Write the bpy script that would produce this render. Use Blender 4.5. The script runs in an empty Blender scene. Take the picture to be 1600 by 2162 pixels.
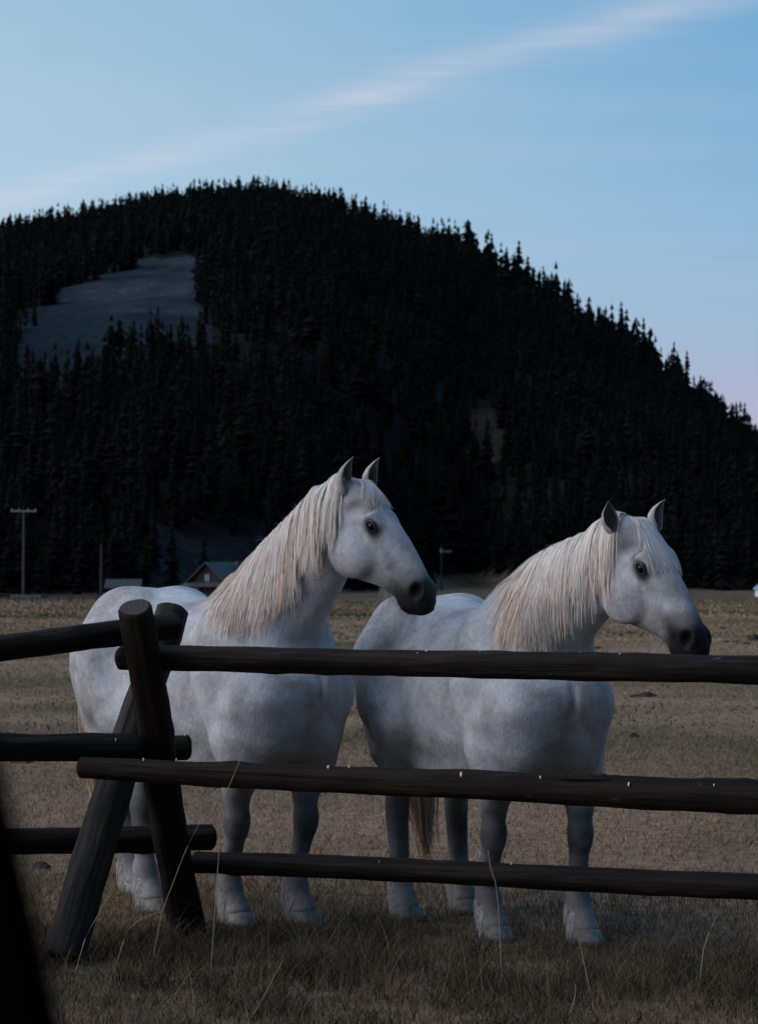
import bpy, math, random
import numpy as np
from mathutils import Vector, Matrix

C = bpy.context.scene.collection
rad = math.radians
rng = np.random.default_rng(7)
random.seed(7)

# ------------------------------------------------------------------ camera
CAM_Z, FPX, PITCH = 1.70, 5667.0, rad(1.203)
cam_d = bpy.data.cameras.new("camera")
cam_d.sensor_fit = 'HORIZONTAL'
cam_d.sensor_width = 24.0
cam_d.lens = 24.0 * FPX / 1600.0
cam_d.clip_start, cam_d.clip_end = 0.05, 20000.0
cam_d.dof.use_dof = True
cam_d.dof.focus_distance = 12.3
cam_d.dof.aperture_fstop = 7.1
cam = bpy.data.objects.new("camera", cam_d)
C.objects.link(cam)
cam.location = (0, 0, CAM_Z)
cam.rotation_euler = (rad(90) + PITCH, 0, 0)
bpy.context.scene.camera = cam

# ------------------------------------------------------------------ dusk sky and afterglow
SUN_EL, SUN_AZ = rad(36.0), rad(-97.0)         # azimuth measured from the view direction (+Y), negative = left
scn = bpy.context.scene
scn.view_settings.view_transform = 'Standard'
scn.view_settings.look = 'None'
scn.view_settings.exposure = 0.0
scn.view_settings.gamma = 1.0
scn.view_settings.use_curve_mapping = False
scn.cycles.max_bounces = 6
scn.cycles.use_denoising = True

def N(nt, typ, **kw):
    n = nt.nodes.new(typ)
    for k, v in kw.items():
        if hasattr(n, k) and not k.startswith('in_'):
            setattr(n, k, v)
    return n

def L(nt, a, b):
    nt.links.new(a, b)

def math_node(nt, op, a, b=None, c=None, clamp=False):
    n = nt.nodes.new('ShaderNodeMath')
    n.operation = op
    n.use_clamp = clamp
    for i, v in enumerate((a, b, c)):
        if v is None:
            continue
        if isinstance(v, (int, float)):
            n.inputs[i].default_value = v
        else:
            nt.links.new(v, n.inputs[i])
    return n.outputs[0]

def mix_rgb(nt, fac, a, b, mode='MIX'):
    n = nt.nodes.new('ShaderNodeMix')
    n.data_type = 'RGBA'
    n.blend_type = mode
    n.clamp_factor = True
    for i, v in ((0, fac), (6, a), (7, b)):
        if isinstance(v, (int, float)):
            n.inputs[i].default_value = v
        elif isinstance(v, (tuple, list)):
            n.inputs[i].default_value = tuple(v) + ((1.0,) if len(v) == 3 else ())
        else:
            nt.links.new(v, n.inputs[i])
    return n.outputs[2]

def ramp(nt, fac, stops, interp='LINEAR'):
    n = nt.nodes.new('ShaderNodeValToRGB')
    cr = n.color_ramp
    cr.interpolation = interp
    while len(cr.elements) < len(stops):
        cr.elements.new(0.5)
    for e, (p, c) in zip(cr.elements, stops):
        e.position = p
        e.color = tuple(c) + ((1.0,) if len(c) == 3 else ())
    if fac is not None:
        nt.links.new(fac, n.inputs[0])
    return n.outputs[0]

def noise(nt, vec, scale, detail=4.0, rough=0.55, dist=0.0):
    n = nt.nodes.new('ShaderNodeTexNoise')
    n.inputs['Scale'].default_value = scale
    n.inputs['Detail'].default_value = detail
    n.inputs['Roughness'].default_value = rough
    n.inputs['Distortion'].default_value = dist
    if vec is not None:
        nt.links.new(vec, n.inputs['Vector'])
    return n.outputs[0]

world = bpy.data.worlds.new("World")
scn.world = world
world.use_nodes = True
wt = world.node_tree
wt.nodes.clear()
w_out = N(wt, 'ShaderNodeOutputWorld')
w_bg = N(wt, 'ShaderNodeBackground')
L(wt, w_bg.outputs[0], w_out.inputs[0])
sky = N(wt, 'ShaderNodeTexSky')
sky.sky_type = 'NISHITA'
sky.sun_disc = False
sky.sun_elevation = SUN_EL
sky.sun_rotation = SUN_AZ
sky.altitude = 2000.0
sky.air_density, sky.dust_density, sky.ozone_density = 1.0, 0.6, 4.0
tc = N(wt, 'ShaderNodeTexCoord')
sep = N(wt, 'ShaderNodeSeparateXYZ')
L(wt, tc.outputs['Generated'], sep.inputs[0])
dx, dy, dz = sep.outputs
# dusk glow over the physical sky: pale towards the afterglow (left), lavender belt low on the far side, blue above
el = math_node(wt, 'MAXIMUM', dz, 0.0)
glow = ramp(wt, el, [(0.0, (5.6, 5.9, 6.9)), (0.05, (5.5, 6.1, 7.1)), (0.10, (5.0, 6.6, 7.6)), (0.14, (4.7, 6.5, 7.7)), (0.20, (4.0, 6.0, 7.5)), (0.40, (2.2, 4.4, 6.6)), (1.0, (0.8, 2.4, 4.9))])
clear = ramp(wt, el, [(0.0, (5.2, 4.4, 5.6)), (0.045, (4.9, 4.3, 5.9)), (0.068, (4.0, 4.4, 6.2)), (0.09, (3.3, 4.7, 6.6)), (0.13, (2.6, 4.7, 6.9)), (0.20, (1.7, 4.1, 6.6)), (0.40, (0.75, 2.8, 5.4)), (1.0, (0.65, 2.3, 4.8))])
side = N(wt, 'ShaderNodeMapRange')
side.interpolation_type = 'SMOOTHSTEP'
side.inputs['From Min'].default_value = -0.24
side.inputs['From Max'].default_value = 0.22
L(wt, dx, side.inputs['Value'])
dusk = mix_rgb(wt, side.outputs[0], glow, clear)
tint = mix_rgb(wt, 0.10, dusk, sky.outputs[0])
# cirrus streak lying in a flat cloud layer: p = direction / height
zc = math_node(wt, 'MAXIMUM', dz, 0.02)
px_ = math_node(wt, 'DIVIDE', dx, zc)
py_ = math_node(wt, 'DIVIDE', dy, zc)
cv = N(wt, 'ShaderNodeCombineXYZ')
L(wt, px_, cv.inputs[0]); L(wt, py_, cv.inputs[1])
wob = noise(wt, cv.outputs[0], 0.9, 2.0, 0.5)
across = math_node(wt, 'ADD', math_node(wt, 'MULTIPLY', math_node(wt, 'ADD', px_, 0.123), 0.855), math_node(wt, 'MULTIPLY', math_node(wt, 'SUBTRACT', py_, 5.81), 0.52))
across = math_node(wt, 'ADD', across, math_node(wt, 'MULTIPLY', math_node(wt, 'SUBTRACT', wob, 0.5), 0.22))
g = math_node(wt, 'DIVIDE', across, 0.115)
g = math_node(wt, 'EXPONENT', math_node(wt, 'MULTIPLY', math_node(wt, 'MULTIPLY', g, g), -1.0))
st = N(wt, 'ShaderNodeMapping')
st.inputs['Rotation'].default_value = (0, 0, rad(58.7))
st.inputs['Scale'].default_value = (2.2, 5.0, 1.0)
L(wt, cv.outputs[0], st.inputs[0])
fib = noise(wt, st.outputs[0], 1.6, 3.0, 0.5, 0.4)
fibr = ramp(wt, fib, [(0.28, (0, 0, 0)), (0.70, (1, 1, 1))])
streak = math_node(wt, 'MULTIPLY', g, math_node(wt, 'ADD', math_node(wt, 'MULTIPLY', fibr, 0.70), 0.30))
# fainter broad veils over the same layer
st2 = N(wt, 'ShaderNodeMapping')
st2.inputs['Rotation'].default_value = (0, 0, rad(52))
st2.inputs['Scale'].default_value = (0.30, 1.3, 1.0)
L(wt, cv.outputs[0], st2.inputs[0])
broad = ramp(wt, noise(wt, st2.outputs[0], 1.0, 2.0, 0.5, 0.3), [(0.45, (0, 0, 0)), (0.85, (1, 1, 1))])
fade = math_node(wt, 'MULTIPLY', math_node(wt, 'GREATER_THAN', dy, 0.0), math_node(wt, 'GREATER_THAN', dz, 0.03))
lump = ramp(wt, noise(wt, cv.outputs[0], 1.7, 3.0, 0.55, 0.8), [(0.32, (0.62, 0.62, 0.62)), (0.68, (1.15, 1.15, 1.15))])
streak = math_node(wt, 'MULTIPLY', streak, lump)
cl = math_node(wt, 'MULTIPLY', math_node(wt, 'ADD', math_node(wt, 'MULTIPLY', streak, 0.56), math_node(wt, 'MULTIPLY', broad, 0.16)), fade, clamp=True)
cloudy = mix_rgb(wt, cl, tint, (6.3, 6.4, 7.5))
L(wt, cloudy, w_bg.inputs[0])
w_bg.inputs[1].default_value = 0.1

sun_d = bpy.data.lights.new("afterglow_sun", 'SUN')
sun_d.energy = 2.35
sun_d.angle = rad(72)
sun_d.color = (1.0, 0.89, 0.88)
sun = bpy.data.objects.new("afterglow_sun", sun_d)
C.objects.link(sun)
_dir = Vector((math.sin(SUN_AZ) * math.cos(SUN_EL), math.cos(SUN_AZ) * math.cos(SUN_EL), math.sin(SUN_EL)))
sun.rotation_euler = _dir.to_track_quat('Z', 'Y').to_euler()

# ------------------------------------------------------------------ helpers
CF = np.array([0, math.cos(PITCH), math.sin(PITCH)])
CU = np.array([0, -math.sin(PITCH), math.cos(PITCH)])
CO = np.array([0, 0, CAM_Z])

def unproj(px, py, depth):
    """Point of the place seen at photo pixel (px, py), depth metres away along +Y."""
    d = CF + (px - 800) / FPX * np.array([1.0, 0, 0]) + (1081 - py) / FPX * CU
    return CO + d * (depth / d[1])

def proj(p):
    p = np.asarray(p, float) - CO
    z = p @ CF
    return np.stack([800 + FPX * p[..., 0] / z, 1081 - FPX * (p @ CU) / z], -1)

def mat(name):
    m = bpy.data.materials.new(name)
    m.use_nodes = True
    nt = m.node_tree
    b = nt.nodes['Principled BSDF']
    return m, nt, b

def mesh_obj(name, verts, faces, material=None, parent=None, smooth=True, cols=None, loc=None):
    me = bpy.data.meshes.new(name)
    verts = np.asarray(verts, np.float32)
    if isinstance(faces, np.ndarray):
        n, k = faces.shape
        me.vertices.add(len(verts))
        me.vertices.foreach_set('co', verts.ravel())
        me.loops.add(n * k)
        me.loops.foreach_set('vertex_index', faces.astype(np.int32).ravel())
        me.polygons.add(n)
        me.polygons.foreach_set('loop_start', np.arange(0, n * k, k, dtype=np.int32))
        me.polygons.foreach_set('loop_total', np.full(n, k, np.int32))
        me.update(calc_edges=True)
    else:
        me.from_pydata([tuple(v) for v in verts], [], faces)
        me.update()
    if cols is not None:
        a = me.color_attributes.new("Col", 'FLOAT_COLOR', 'POINT')
        c4 = np.ones((len(verts), 4), np.float32)
        c4[:, :3] = cols
        a.data.foreach_set('color', c4.ravel())
    me.polygons.foreach_set('use_smooth', np.full(len(me.polygons), smooth))
    if material is not None:
        me.materials.append(material)
    o = bpy.data.objects.new(name, me)
    C.objects.link(o)
    if parent is not None:
        o.parent = parent
    if loc is not None:
        o.location = loc
    return o

def tag(o, label=None, cat=None, group=None, kind=None):
    for k, v in (('label', label), ('category', cat), ('group', group), ('kind', kind)):
        if v:
            o[k] = v
    return o

def empty(name, loc=(0, 0, 0), rotz=0.0):
    o = bpy.data.objects.new(name, None)
    o.empty_display_size = 0.2
    C.objects.link(o)
    o.location = loc
    o.rotation_euler = (0, 0, rotz)
    return o

def smoothstep(a, b, x):
    t = np.clip((x - a) / (b - a), 0, 1)
    return t * t * (3 - 2 * t)

def vnoise(p, seed=0):
    """cheap smooth value noise of points (n,3) -> (n,) in -1..1"""
    p = np.asarray(p, float)
    i = np.floor(p).astype(np.int64)
    f = p - i
    f = f * f * (3 - 2 * f)
    def h(ix, iy, iz):
        n = (ix * 374761393 + iy * 668265263 + iz * 2147483647 + seed * 974634777) & 0xFFFFFFFF
        n = ((n ^ (n >> 13)) * 1274126177) & 0xFFFFFFFF
        return ((n ^ (n >> 16)) & 0xFFFF) / 32767.5 - 1.0
    r = 0.0
    for a in (0, 1):
        for b in (0, 1):
            for c in (0, 1):
                w = (f[..., 0] if a else 1 - f[..., 0]) * (f[..., 1] if b else 1 - f[..., 1]) * (f[..., 2] if c else 1 - f[..., 2])
                r = r + w * h(i[..., 0] + a, i[..., 1] + b, i[..., 2] + c)
    return r

def box_vf(x0, x1, y0, y1, z0, z1):
    v = [(x0, y0, z0), (x1, y0, z0), (x1, y1, z0), (x0, y1, z0), (x0, y0, z1), (x1, y0, z1), (x1, y1, z1), (x0, y1, z1)]
    f = [(0, 3, 2, 1), (4, 5, 6, 7), (0, 1, 5, 4), (1, 2, 6, 5), (2, 3, 7, 6), (3, 0, 4, 7)]
    return v, f

# ------------------------------------------------------------------ land: meadow and wooded hill
U_PX = lambda px: (px - 800) / FPX
CREST_X = [-3200, -1500, -600, 0, 130, 260, 400, 550, 700, 850, 940, 1010, 1080, 1200, 1300, 1400, 1500, 1600, 1800, 2200, 3000, 4500]
CREST_Y = [640, 600, 540, 512, 494, 470, 440, 430, 446, 494, 536, 588, 630, 690, 768, 838, 908, 980, 1010, 1080, 1120, 1130]
SCREE = [np.array(p, float) for p in (
    [(38, 800), (30, 720), (36, 692), (95, 640), (170, 596), (262, 566), (300, 552), (445, 538), (452, 560), (412, 606), (414, 640), (446, 668), (446, 742), (300, 742), (228, 800), (120, 846), (60, 856)],
    [(985, 862), (1040, 866), (1066, 905), (1050, 985), (990, 985)],
    [(300, 1092), (330, 1086), (400, 1118), (470, 1128), (560, 1152), (560, 1262), (420, 1258), (345, 1235), (322, 1190)])]
FIELD_STRIP = np.array([(915, 1216), (1085, 1212), (1085, 1256), (915, 1256)], float)

def in_poly(p, poly):
    x, y = p[..., 0], p[..., 1]
    r = np.zeros(x.shape, bool)
    a = poly; b = np.roll(poly, -1, 0)
    for (x0, y0), (x1, y1) in zip(a, b):
        if y0 == y1:
            continue
        c = ((y0 > y) != (y1 > y)) & (x < (x1 - x0) * (y - y0) / (y1 - y0) + x0)
        r ^= c
    return r

def land_z(x, y):
    x = np.asarray(x, float); y = np.asarray(y, float)
    yy = np.maximum(y, 1.0)
    u = x / yy
    pxs = 800 + FPX * u
    drop = -1.78 * smoothstep(20, 255, y)
    db = np.interp(pxs, [-600, 0, 300, 620, 860, 1000, 1160, 1400, 2400], [300, 300, 318, 350, 440, 480, 440, 410, 400])
    dc = np.interp(pxs, [-600, 0, 700, 1100, 1600, 2400], [1050, 1020, 1000, 940, 800, 760])
    yc = np.interp(pxs, CREST_X, CREST_Y)
    zc = CAM_Z + (1200 - yc) / FPX * dc
    t = (y - db) / (dc - db)
    tc = np.clip(t, 0, 1)
    S = .78 * tc + .22 * (1 - (1 - tc) ** 2)
    S = S * smoothstep(-.02, .10, t) ** .6
    rise = (zc + 1.78) * S
    over = np.clip(t - 1, 0, None)
    rise = rise * np.clip(1 - .55 * over, .35, 1) if True else rise
    p = np.stack([x / 60, y / 60, 0 * x], -1)
    p2 = np.stack([x / 18, y / 18, 0 * x], -1)
    rough = (vnoise(p, 5) * 4.0 + vnoise(p2, 6) * 1.1) * smoothstep(.03, .25, t) * (1 - .8 * smoothstep(.8, 1.0, t))
    p3 = np.stack([x / 1.7, y / 1.7, 0 * x], -1)
    p4 = np.stack([x / 9, y / 9, 0 * x], -1)
    tuft = (vnoise(p3, 8) * .018 + vnoise(p4, 9) * .05 * smoothstep(14, 30, y)) * smoothstep(3, 9, y)
    return drop + rise + rough + tuft

def scree_mask(x, y, z):
    q = proj(np.stack([x, y, z], -1))
    q0 = q
    w = np.stack([x / 9, y / 9, 0 * x], -1)
    w2 = w * 3.1
    q = q + np.stack([vnoise(w, 31), vnoise(w, 32)], -1) * 16 + np.stack([vnoise(w2, 33), vnoise(w2, 34)], -1) * 8
    m = np.zeros(np.shape(x), bool)
    for poly in SCREE:
        m |= in_poly(q if poly is not SCREE[1] else q0 + (q - q0) * .35, poly)
    return m & (np.asarray(y) > 300)

# meadow sheet: fine near the horses, coarse far away, wide past the frame
def sheet(us, ys, name, material, colfn=None):
    U, D = np.meshgrid(us, ys, indexing='ij')
    Xg = U * np.maximum(D, 14.0)
    Zg = land_z(Xg, D)
    V = np.stack([Xg, D, Zg], -1).reshape(-1, 3)
    n, k = U.shape
    b = np.arange(n * k).reshape(n, k)
    F = np.stack([b[:-1, :-1], b[1:, :-1], b[1:, 1:], b[:-1, 1:]], -1).reshape(-1, 4)
    cols = colfn(V) if colfn else None
    return tag(mesh_obj(name, V, F, material, None, True, cols), kind='structure')

m_ground, nt, b = mat("dry_meadow")
geo = N(nt, 'ShaderNodeNewGeometry')
pos = geo.outputs['Position']
mpg = N(nt, 'ShaderNodeMapping'); mpg.inputs['Scale'].default_value = (.11, .085, 1); L(nt, pos, mpg.inputs[0])
patch = noise(nt, mpg.outputs[0], 1.0, 5, .62, .4)
c1 = ramp(nt, patch, [(.30, (.11, .094, .052)), (.44, (.205, .152, .092)), (.55, (.32, .215, .148)), (.68, (.245, .178, .110)), (.8, (.135, .114, .062))])
fine = ramp(nt, noise(nt, pos, 7.0, 6, .7), [(.28, (.45, .44, .42)), (.6, (1.1, 1.08, 1.05)), (.8, (1.35, 1.3, 1.25))])
mpb = N(nt, 'ShaderNodeMapping'); mpb.inputs['Scale'].default_value = (.030, .13, 1); L(nt, pos, mpb.inputs[0])
band = ramp(nt, noise(nt, mpb.outputs[0], 1.0, 4, .6), [(.3, (.62, .62, .58)), (.55, (1, 1, 1)), (.75, (1.22, 1.12, 1.08))])
cg = mix_rgb(nt, 1.0, c1, fine, 'MULTIPLY'); cg = mix_rgb(nt, 1.0, cg, band, 'MULTIPLY')
L(nt, cg, b.inputs['Base Color'])
b.inputs['Roughness'].default_value = 0.95; b.inputs['Specular IOR Level'].default_value = 0.05
bp = N(nt, 'ShaderNodeBump'); bp.inputs['Strength'].default_value = .9; bp.inputs['Distance'].default_value = .06
L(nt, noise(nt, pos, 9.0, 6, .75), bp.inputs['Height']); L(nt, bp.outputs[0], b.inputs['Normal'])

m_hill, nt, b = mat("hill_slope")
at = N(nt, 'ShaderNodeVertexColor'); at.layer_name = "Col"
pos = N(nt, 'ShaderNodeNewGeometry').outputs['Position']
rub = ramp(nt, noise(nt, pos, .55, 8, .75), [(.36, (.25, .25, .28)), (.5, (1, 1, 1)), (.66, (1.6, 1.55, 1.48))])
strat = ramp(nt, noise(nt, pos, .09, 5, .6), [(.35, (.7, .7, .72)), (.6, (1.1, 1.1, 1.1))])
ch = mix_rgb(nt, 1.0, at.outputs[0], rub, 'MULTIPLY'); ch = mix_rgb(nt, 1.0, ch, strat, 'MULTIPLY')
L(nt, ch, b.inputs['Base Color'])
b.inputs['Roughness'].default_value = 0.95; b.inputs['Specular IOR Level'].default_value = 0.05
bp = N(nt, 'ShaderNodeBump'); bp.inputs['Strength'].default_value = 1.0; bp.inputs['Distance'].default_value = 1.2
L(nt, noise(nt, pos, .5, 8, .75), bp.inputs['Height']); L(nt, bp.outputs[0], b.inputs['Normal'])

def hill_col(V):
    m = scree_mask(V[:, 0], V[:, 1], V[:, 2]).astype(float)
    q = proj(V)
    upper = (q[:, 1] < 840)[:, None]
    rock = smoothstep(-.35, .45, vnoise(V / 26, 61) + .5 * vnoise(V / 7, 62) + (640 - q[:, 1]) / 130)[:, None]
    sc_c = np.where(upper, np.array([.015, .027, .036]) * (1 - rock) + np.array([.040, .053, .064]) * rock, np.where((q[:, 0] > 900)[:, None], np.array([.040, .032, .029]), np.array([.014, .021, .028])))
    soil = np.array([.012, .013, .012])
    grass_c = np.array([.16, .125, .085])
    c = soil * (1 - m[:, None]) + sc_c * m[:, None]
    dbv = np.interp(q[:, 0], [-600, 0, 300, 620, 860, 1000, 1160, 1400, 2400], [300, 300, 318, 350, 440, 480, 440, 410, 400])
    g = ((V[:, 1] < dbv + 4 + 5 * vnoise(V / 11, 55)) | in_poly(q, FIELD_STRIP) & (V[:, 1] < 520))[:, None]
    return np.where(g, grass_c, c)

NEAR = 296.0
ys1 = np.concatenate([np.linspace(2, 9, 10), np.linspace(9.2, 26, 150), np.linspace(26.5, 60, 60), np.geomspace(61, NEAR, 70)])
meadow = sheet(np.concatenate([np.linspace(-3.5, -.34, 30), np.linspace(-.32, .32, 190), np.linspace(.34, 3.5, 30)]), ys1, "meadow_ground", m_ground)
ys2 = np.concatenate([np.linspace(NEAR, 1060, 230), np.linspace(1070, 2600, 26)])
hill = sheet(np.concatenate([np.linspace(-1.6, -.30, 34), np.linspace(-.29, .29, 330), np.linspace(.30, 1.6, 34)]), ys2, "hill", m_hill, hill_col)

# ------------------------------------------------------------------ conifers
m_leaf, nt, b = mat("conifer_needles")
oi = N(nt, 'ShaderNodeObjectInfo')
pos = N(nt, 'ShaderNodeNewGeometry').outputs['Position']
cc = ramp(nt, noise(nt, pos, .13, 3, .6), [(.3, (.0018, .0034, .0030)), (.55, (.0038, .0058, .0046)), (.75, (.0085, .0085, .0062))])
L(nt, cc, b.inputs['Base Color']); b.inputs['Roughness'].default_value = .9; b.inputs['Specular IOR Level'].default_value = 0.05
m_bark, nt, b = mat("conifer_bark")
cc = ramp(nt, noise(nt, N(nt, 'ShaderNodeTexCoord').outputs['Object'], 4, 4, .6), [(.3, (.012, .010, .009)), (.7, (.032, .029, .026))])
L(nt, cc, b.inputs['Base Color']); b.inputs['Roughness'].default_value = .95

def conifer_geo(kind, seed, low=False):
    """unit-height tree: crown of drooping needle sprays, tapered trunk"""
    r = np.random.default_rng(seed)
    V, F = [], []
    layers, spr, wid, base = dict(narrow=(15, 5, .125, .06), full=(15, 6, .185, .03), ragged=(12, 5, .15, .16), round=(12, 6, .19, .12), snag=(9, 2, .06, .25))[kind]
    if low:
        layers, spr, wid = int(layers * .62), 4, wid * 1.08
    for i in range(layers):
        t = (i + r.uniform(-.3, .3)) / layers
        z = base + (1 - base) * min(max(t, 0), .97)
        if kind == 'round':
            w = wid * math.sin(math.pi * (.22 + .78 * (1 - t)) * .95 + .05) * (1 - t ** 4)
        else:
            w = wid * (1 - t ** 1.35) ** .95 * (.75 + .25 * min(1, t * 6)) + .014
        w *= r.uniform(.7, 1.15)
        a0 = r.uniform(0, 6.28)
        for j in range(spr):
            if kind in ('ragged', 'snag') and r.random() < .25:
                continue
            a = a0 + j * 6.283 / spr + r.uniform(-.35, .35)
            l = w * r.uniform(.65, 1.2)
            h = (1 - base) / layers
            ca, sa = math.cos(a), math.sin(a)
            hw = l * r.uniform(.38, .6) if kind != 'snag' else .006
            dz = -l * r.uniform(.25, .7)
            k = len(V)
            V += [(0, 0, z + h * r.uniform(.7, 1.3)), (ca * l * .6 - sa * hw, sa * l * .6 + ca * hw, z + dz * .5), (ca * l, sa * l, z + dz + h * .15), (ca * l * .6 + sa * hw, sa * l * .6 - ca * hw, z + dz * .5)]
            F += [(k, k + 1, k + 2), (k, k + 2, k + 3)]
    k = len(V)
    V += [(0, 0, 1.0), (.008, 0, .93), (-.006, .008, .93), (-.004, -.008, .92)]
    F += [(k, k + 1, k + 2), (k, k + 2, k + 3), (k, k + 3, k + 1)]
    TV, TF = [], []
    for z, rr in ((-.05, .016), (.45, .010), (.97, .002)):
        for j in range(5):
            TV.append((rr * math.cos(j * 1.2566), rr * math.sin(j * 1.2566), z))
    for a in (0, 5):
        for j in range(5):
            TF.append((a + j, a + (j + 1) % 5, a + 5 + (j + 1) % 5, a + 5 + j))
    return np.array(V), F, np.array(TV), TF

KINDS = ['narrow', 'narrow', 'narrow', 'full', 'full', 'ragged', 'round', 'snag']
PROTO = [conifer_geo(k, 100 + i) for i, k in enumerate(KINDS)]
PROTO_LOW = [conifer_geo(k, 200 + i, True) for i, k in enumerate(KINDS)]
P_CROWN, P_TRUNK = [], []
for (V, F, TV, TF) in PROTO:
    me = bpy.data.meshes.new("crown"); me.from_pydata([tuple(v) for v in V], [], F); me.materials.append(m_leaf); P_CROWN.append(me)
    me = bpy.data.meshes.new("trunk"); me.from_pydata([tuple(v) for v in TV], [], TF); me.materials.append(m_bark); P_TRUNK.append(me)

tr = np.random.default_rng(21)
n_try = 33000
yt = np.sqrt(tr.uniform(300 ** 2, 1075 ** 2, n_try))
xt = yt * tr.uniform(-.21, .21, n_try)
zt = land_z(xt, yt)
pxt = 800 + FPX * xt / yt
dbt = np.interp(pxt, [-600, 0, 300, 620, 860, 1000, 1160, 1400, 2400], [300, 300, 318, 350, 440, 480, 440, 410, 400])
scm = scree_mask(xt, yt, zt)
clump = vnoise(np.stack([xt / 14, yt / 14, 0 * xt], -1), 41) + .6 * vnoise(np.stack([xt / 5, yt / 5, 0 * xt], -1), 42)
keep = (yt > dbt + 3) & (~scm | ((tr.uniform(0, 1, n_try) < .004) & (yt > 400))) & (clump > -1.1)
qt = proj(np.stack([xt, yt, zt], -1))
keep &= ~(in_poly(qt, FIELD_STRIP) & (yt < 500))
keep &= ~((qt[:, 0] > 395) & (qt[:, 0] < 580) & (yt < 330)) & ~((qt[:, 0] > 205) & (qt[:, 0] < 300) & (yt < 312))
# thin out: clumpy spacing
cell = {}
order = tr.permutation(n_try)
sel = []
for i in order:
    if not keep[i]:
        continue
    g = 2.15 if yt[i] < 600 else 2.55
    key = (int(xt[i] / g), int(yt[i] / (g * 1.5)))
    if key in cell:
        continue
    cell[key] = 1
    sel.append(i)
sel = np.array(sel)
xt, yt, zt = xt[sel], yt[sel], zt[sel]
nt_ = len(sel)
ht = np.interp(yt, [300, 450, 800, 1050], [7.6, 7.9, 7.6, 7.3]) * np.clip(tr.lognormal(-.03, .27, nt_), .45, 1.5)
qt = proj(np.stack([xt, yt, zt], -1))
dct = np.interp(pxt[sel], [-600, 0, 700, 1100, 1600, 2400], [1050, 1020, 1000, 940, 800, 760])
ridge = np.exp(-((yt - dct) / 75) ** 2)
ht *= 1 + ridge * np.interp(qt[:, 0], [900, 1010, 1400, 1600], [.10, .85, .80, .35]) * tr.uniform(.15, 1.25, nt_)
wt_ = tr.uniform(.85, 1.3, nt_)
rt_ = tr.uniform(0, 6.28, nt_)
kt = tr.choice(len(KINDS), nt_, p=[.17, .17, .16, .16, .15, .10, .085, .005])
# which of them show largest: paint far to near into a coarse id picture
W_, H_ = 400, 541
ids = np.full((H_, W_), -1, int)
q_b = proj(np.stack([xt, yt, zt], -1)) / 4
q_t = proj(np.stack([xt, yt, zt + ht], -1)) / 4
for i in np.argsort(-yt):
    bx, by = q_b[i]; ty = q_t[i][1]
    if bx < -3 or bx > W_ + 3:
        continue
    hw = max(.6, .10 * (by - ty))
    y0, y1 = int(max(0, ty)), int(min(H_ - 1, by))
    for yv in range(y0, y1 + 1):
        w = hw * (yv - ty) / max(by - ty, 1) + .3
        a, b_ = int(round(bx - w)), int(round(bx + w))
        if b_ >= 0 and a < W_:
            ids[yv, max(a, 0):min(b_ + 1, W_)] = i
cnt = np.bincount(ids[ids >= 0], minlength=nt_)
sky_line = {}
for xx in range(W_):
    col_ = ids[:, xx]
    yy_ = np.argmax(col_ >= 0)
    if col_[yy_] >= 0:
        sky_line[col_[yy_]] = sky_line.get(col_[yy_], 0) + 1
score = cnt.astype(float)
for i in sky_line:
    score[i] *= 3.0
top = np.argsort(-score)[:290]
is_top = np.zeros(nt_, bool); is_top[top] = True
for i in top:
    q = q_b[i] * 4
    r = empty("conifer_tree", (xt[i], yt[i], zt[i] - .1), rt_[i])
    r.scale = (ht[i] * wt_[i], ht[i] * wt_[i], ht[i])
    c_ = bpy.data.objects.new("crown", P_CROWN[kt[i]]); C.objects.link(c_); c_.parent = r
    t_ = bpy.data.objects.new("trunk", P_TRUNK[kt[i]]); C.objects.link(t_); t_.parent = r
    if i in sky_line and sky_line[i] >= 2:
        tag(r, "dark conifer standing on the ridge with its pointed top against the pale sky", "conifer tree", "conifers along the skyline of the hill")
    elif q[1] > 1060:
        tag(r, "dark conifer at the foot of the wooded hill behind the meadow", "conifer tree", "conifers at the foot of the hill")
    else:
        tag(r, "dark conifer in the close forest on the slope below the ridge", "conifer tree", "conifers on the slope of the hill")
# everything else is one forest
Vs, Ts = [], []
off = 0
for k in range(len(KINDS)):
    m = np.where((kt == k) & ~is_top)[0]
    pv, pf = PROTO_LOW[k][0], np.array(PROTO_LOW[k][1])
    if kt is None or len(m) == 0:
        continue
    ca, sa = np.cos(rt_[m])[:, None], np.sin(rt_[m])[:, None]
    sx = (ht[m] * wt_[m])[:, None]
    x = (pv[:, 0] * ca - pv[:, 1] * sa) * sx + xt[m][:, None]
    y = (pv[:, 0] * sa + pv[:, 1] * ca) * sx + yt[m][:, None]
    z = pv[:, 2] * ht[m][:, None] + zt[m][:, None] - .1
    Vs.append(np.stack([x, y, z], -1).reshape(-1, 3))
    Ts.append((pf[None] + (np.arange(len(m)) * len(pv))[:, None, None]).reshape(-1, 3) + off)
    off += len(m) * len(pv)
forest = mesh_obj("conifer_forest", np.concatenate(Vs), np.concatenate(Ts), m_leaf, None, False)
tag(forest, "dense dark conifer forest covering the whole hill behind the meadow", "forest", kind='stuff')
print("TREES", nt_, "forest tris", sum(len(t) for t in Ts))

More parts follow.
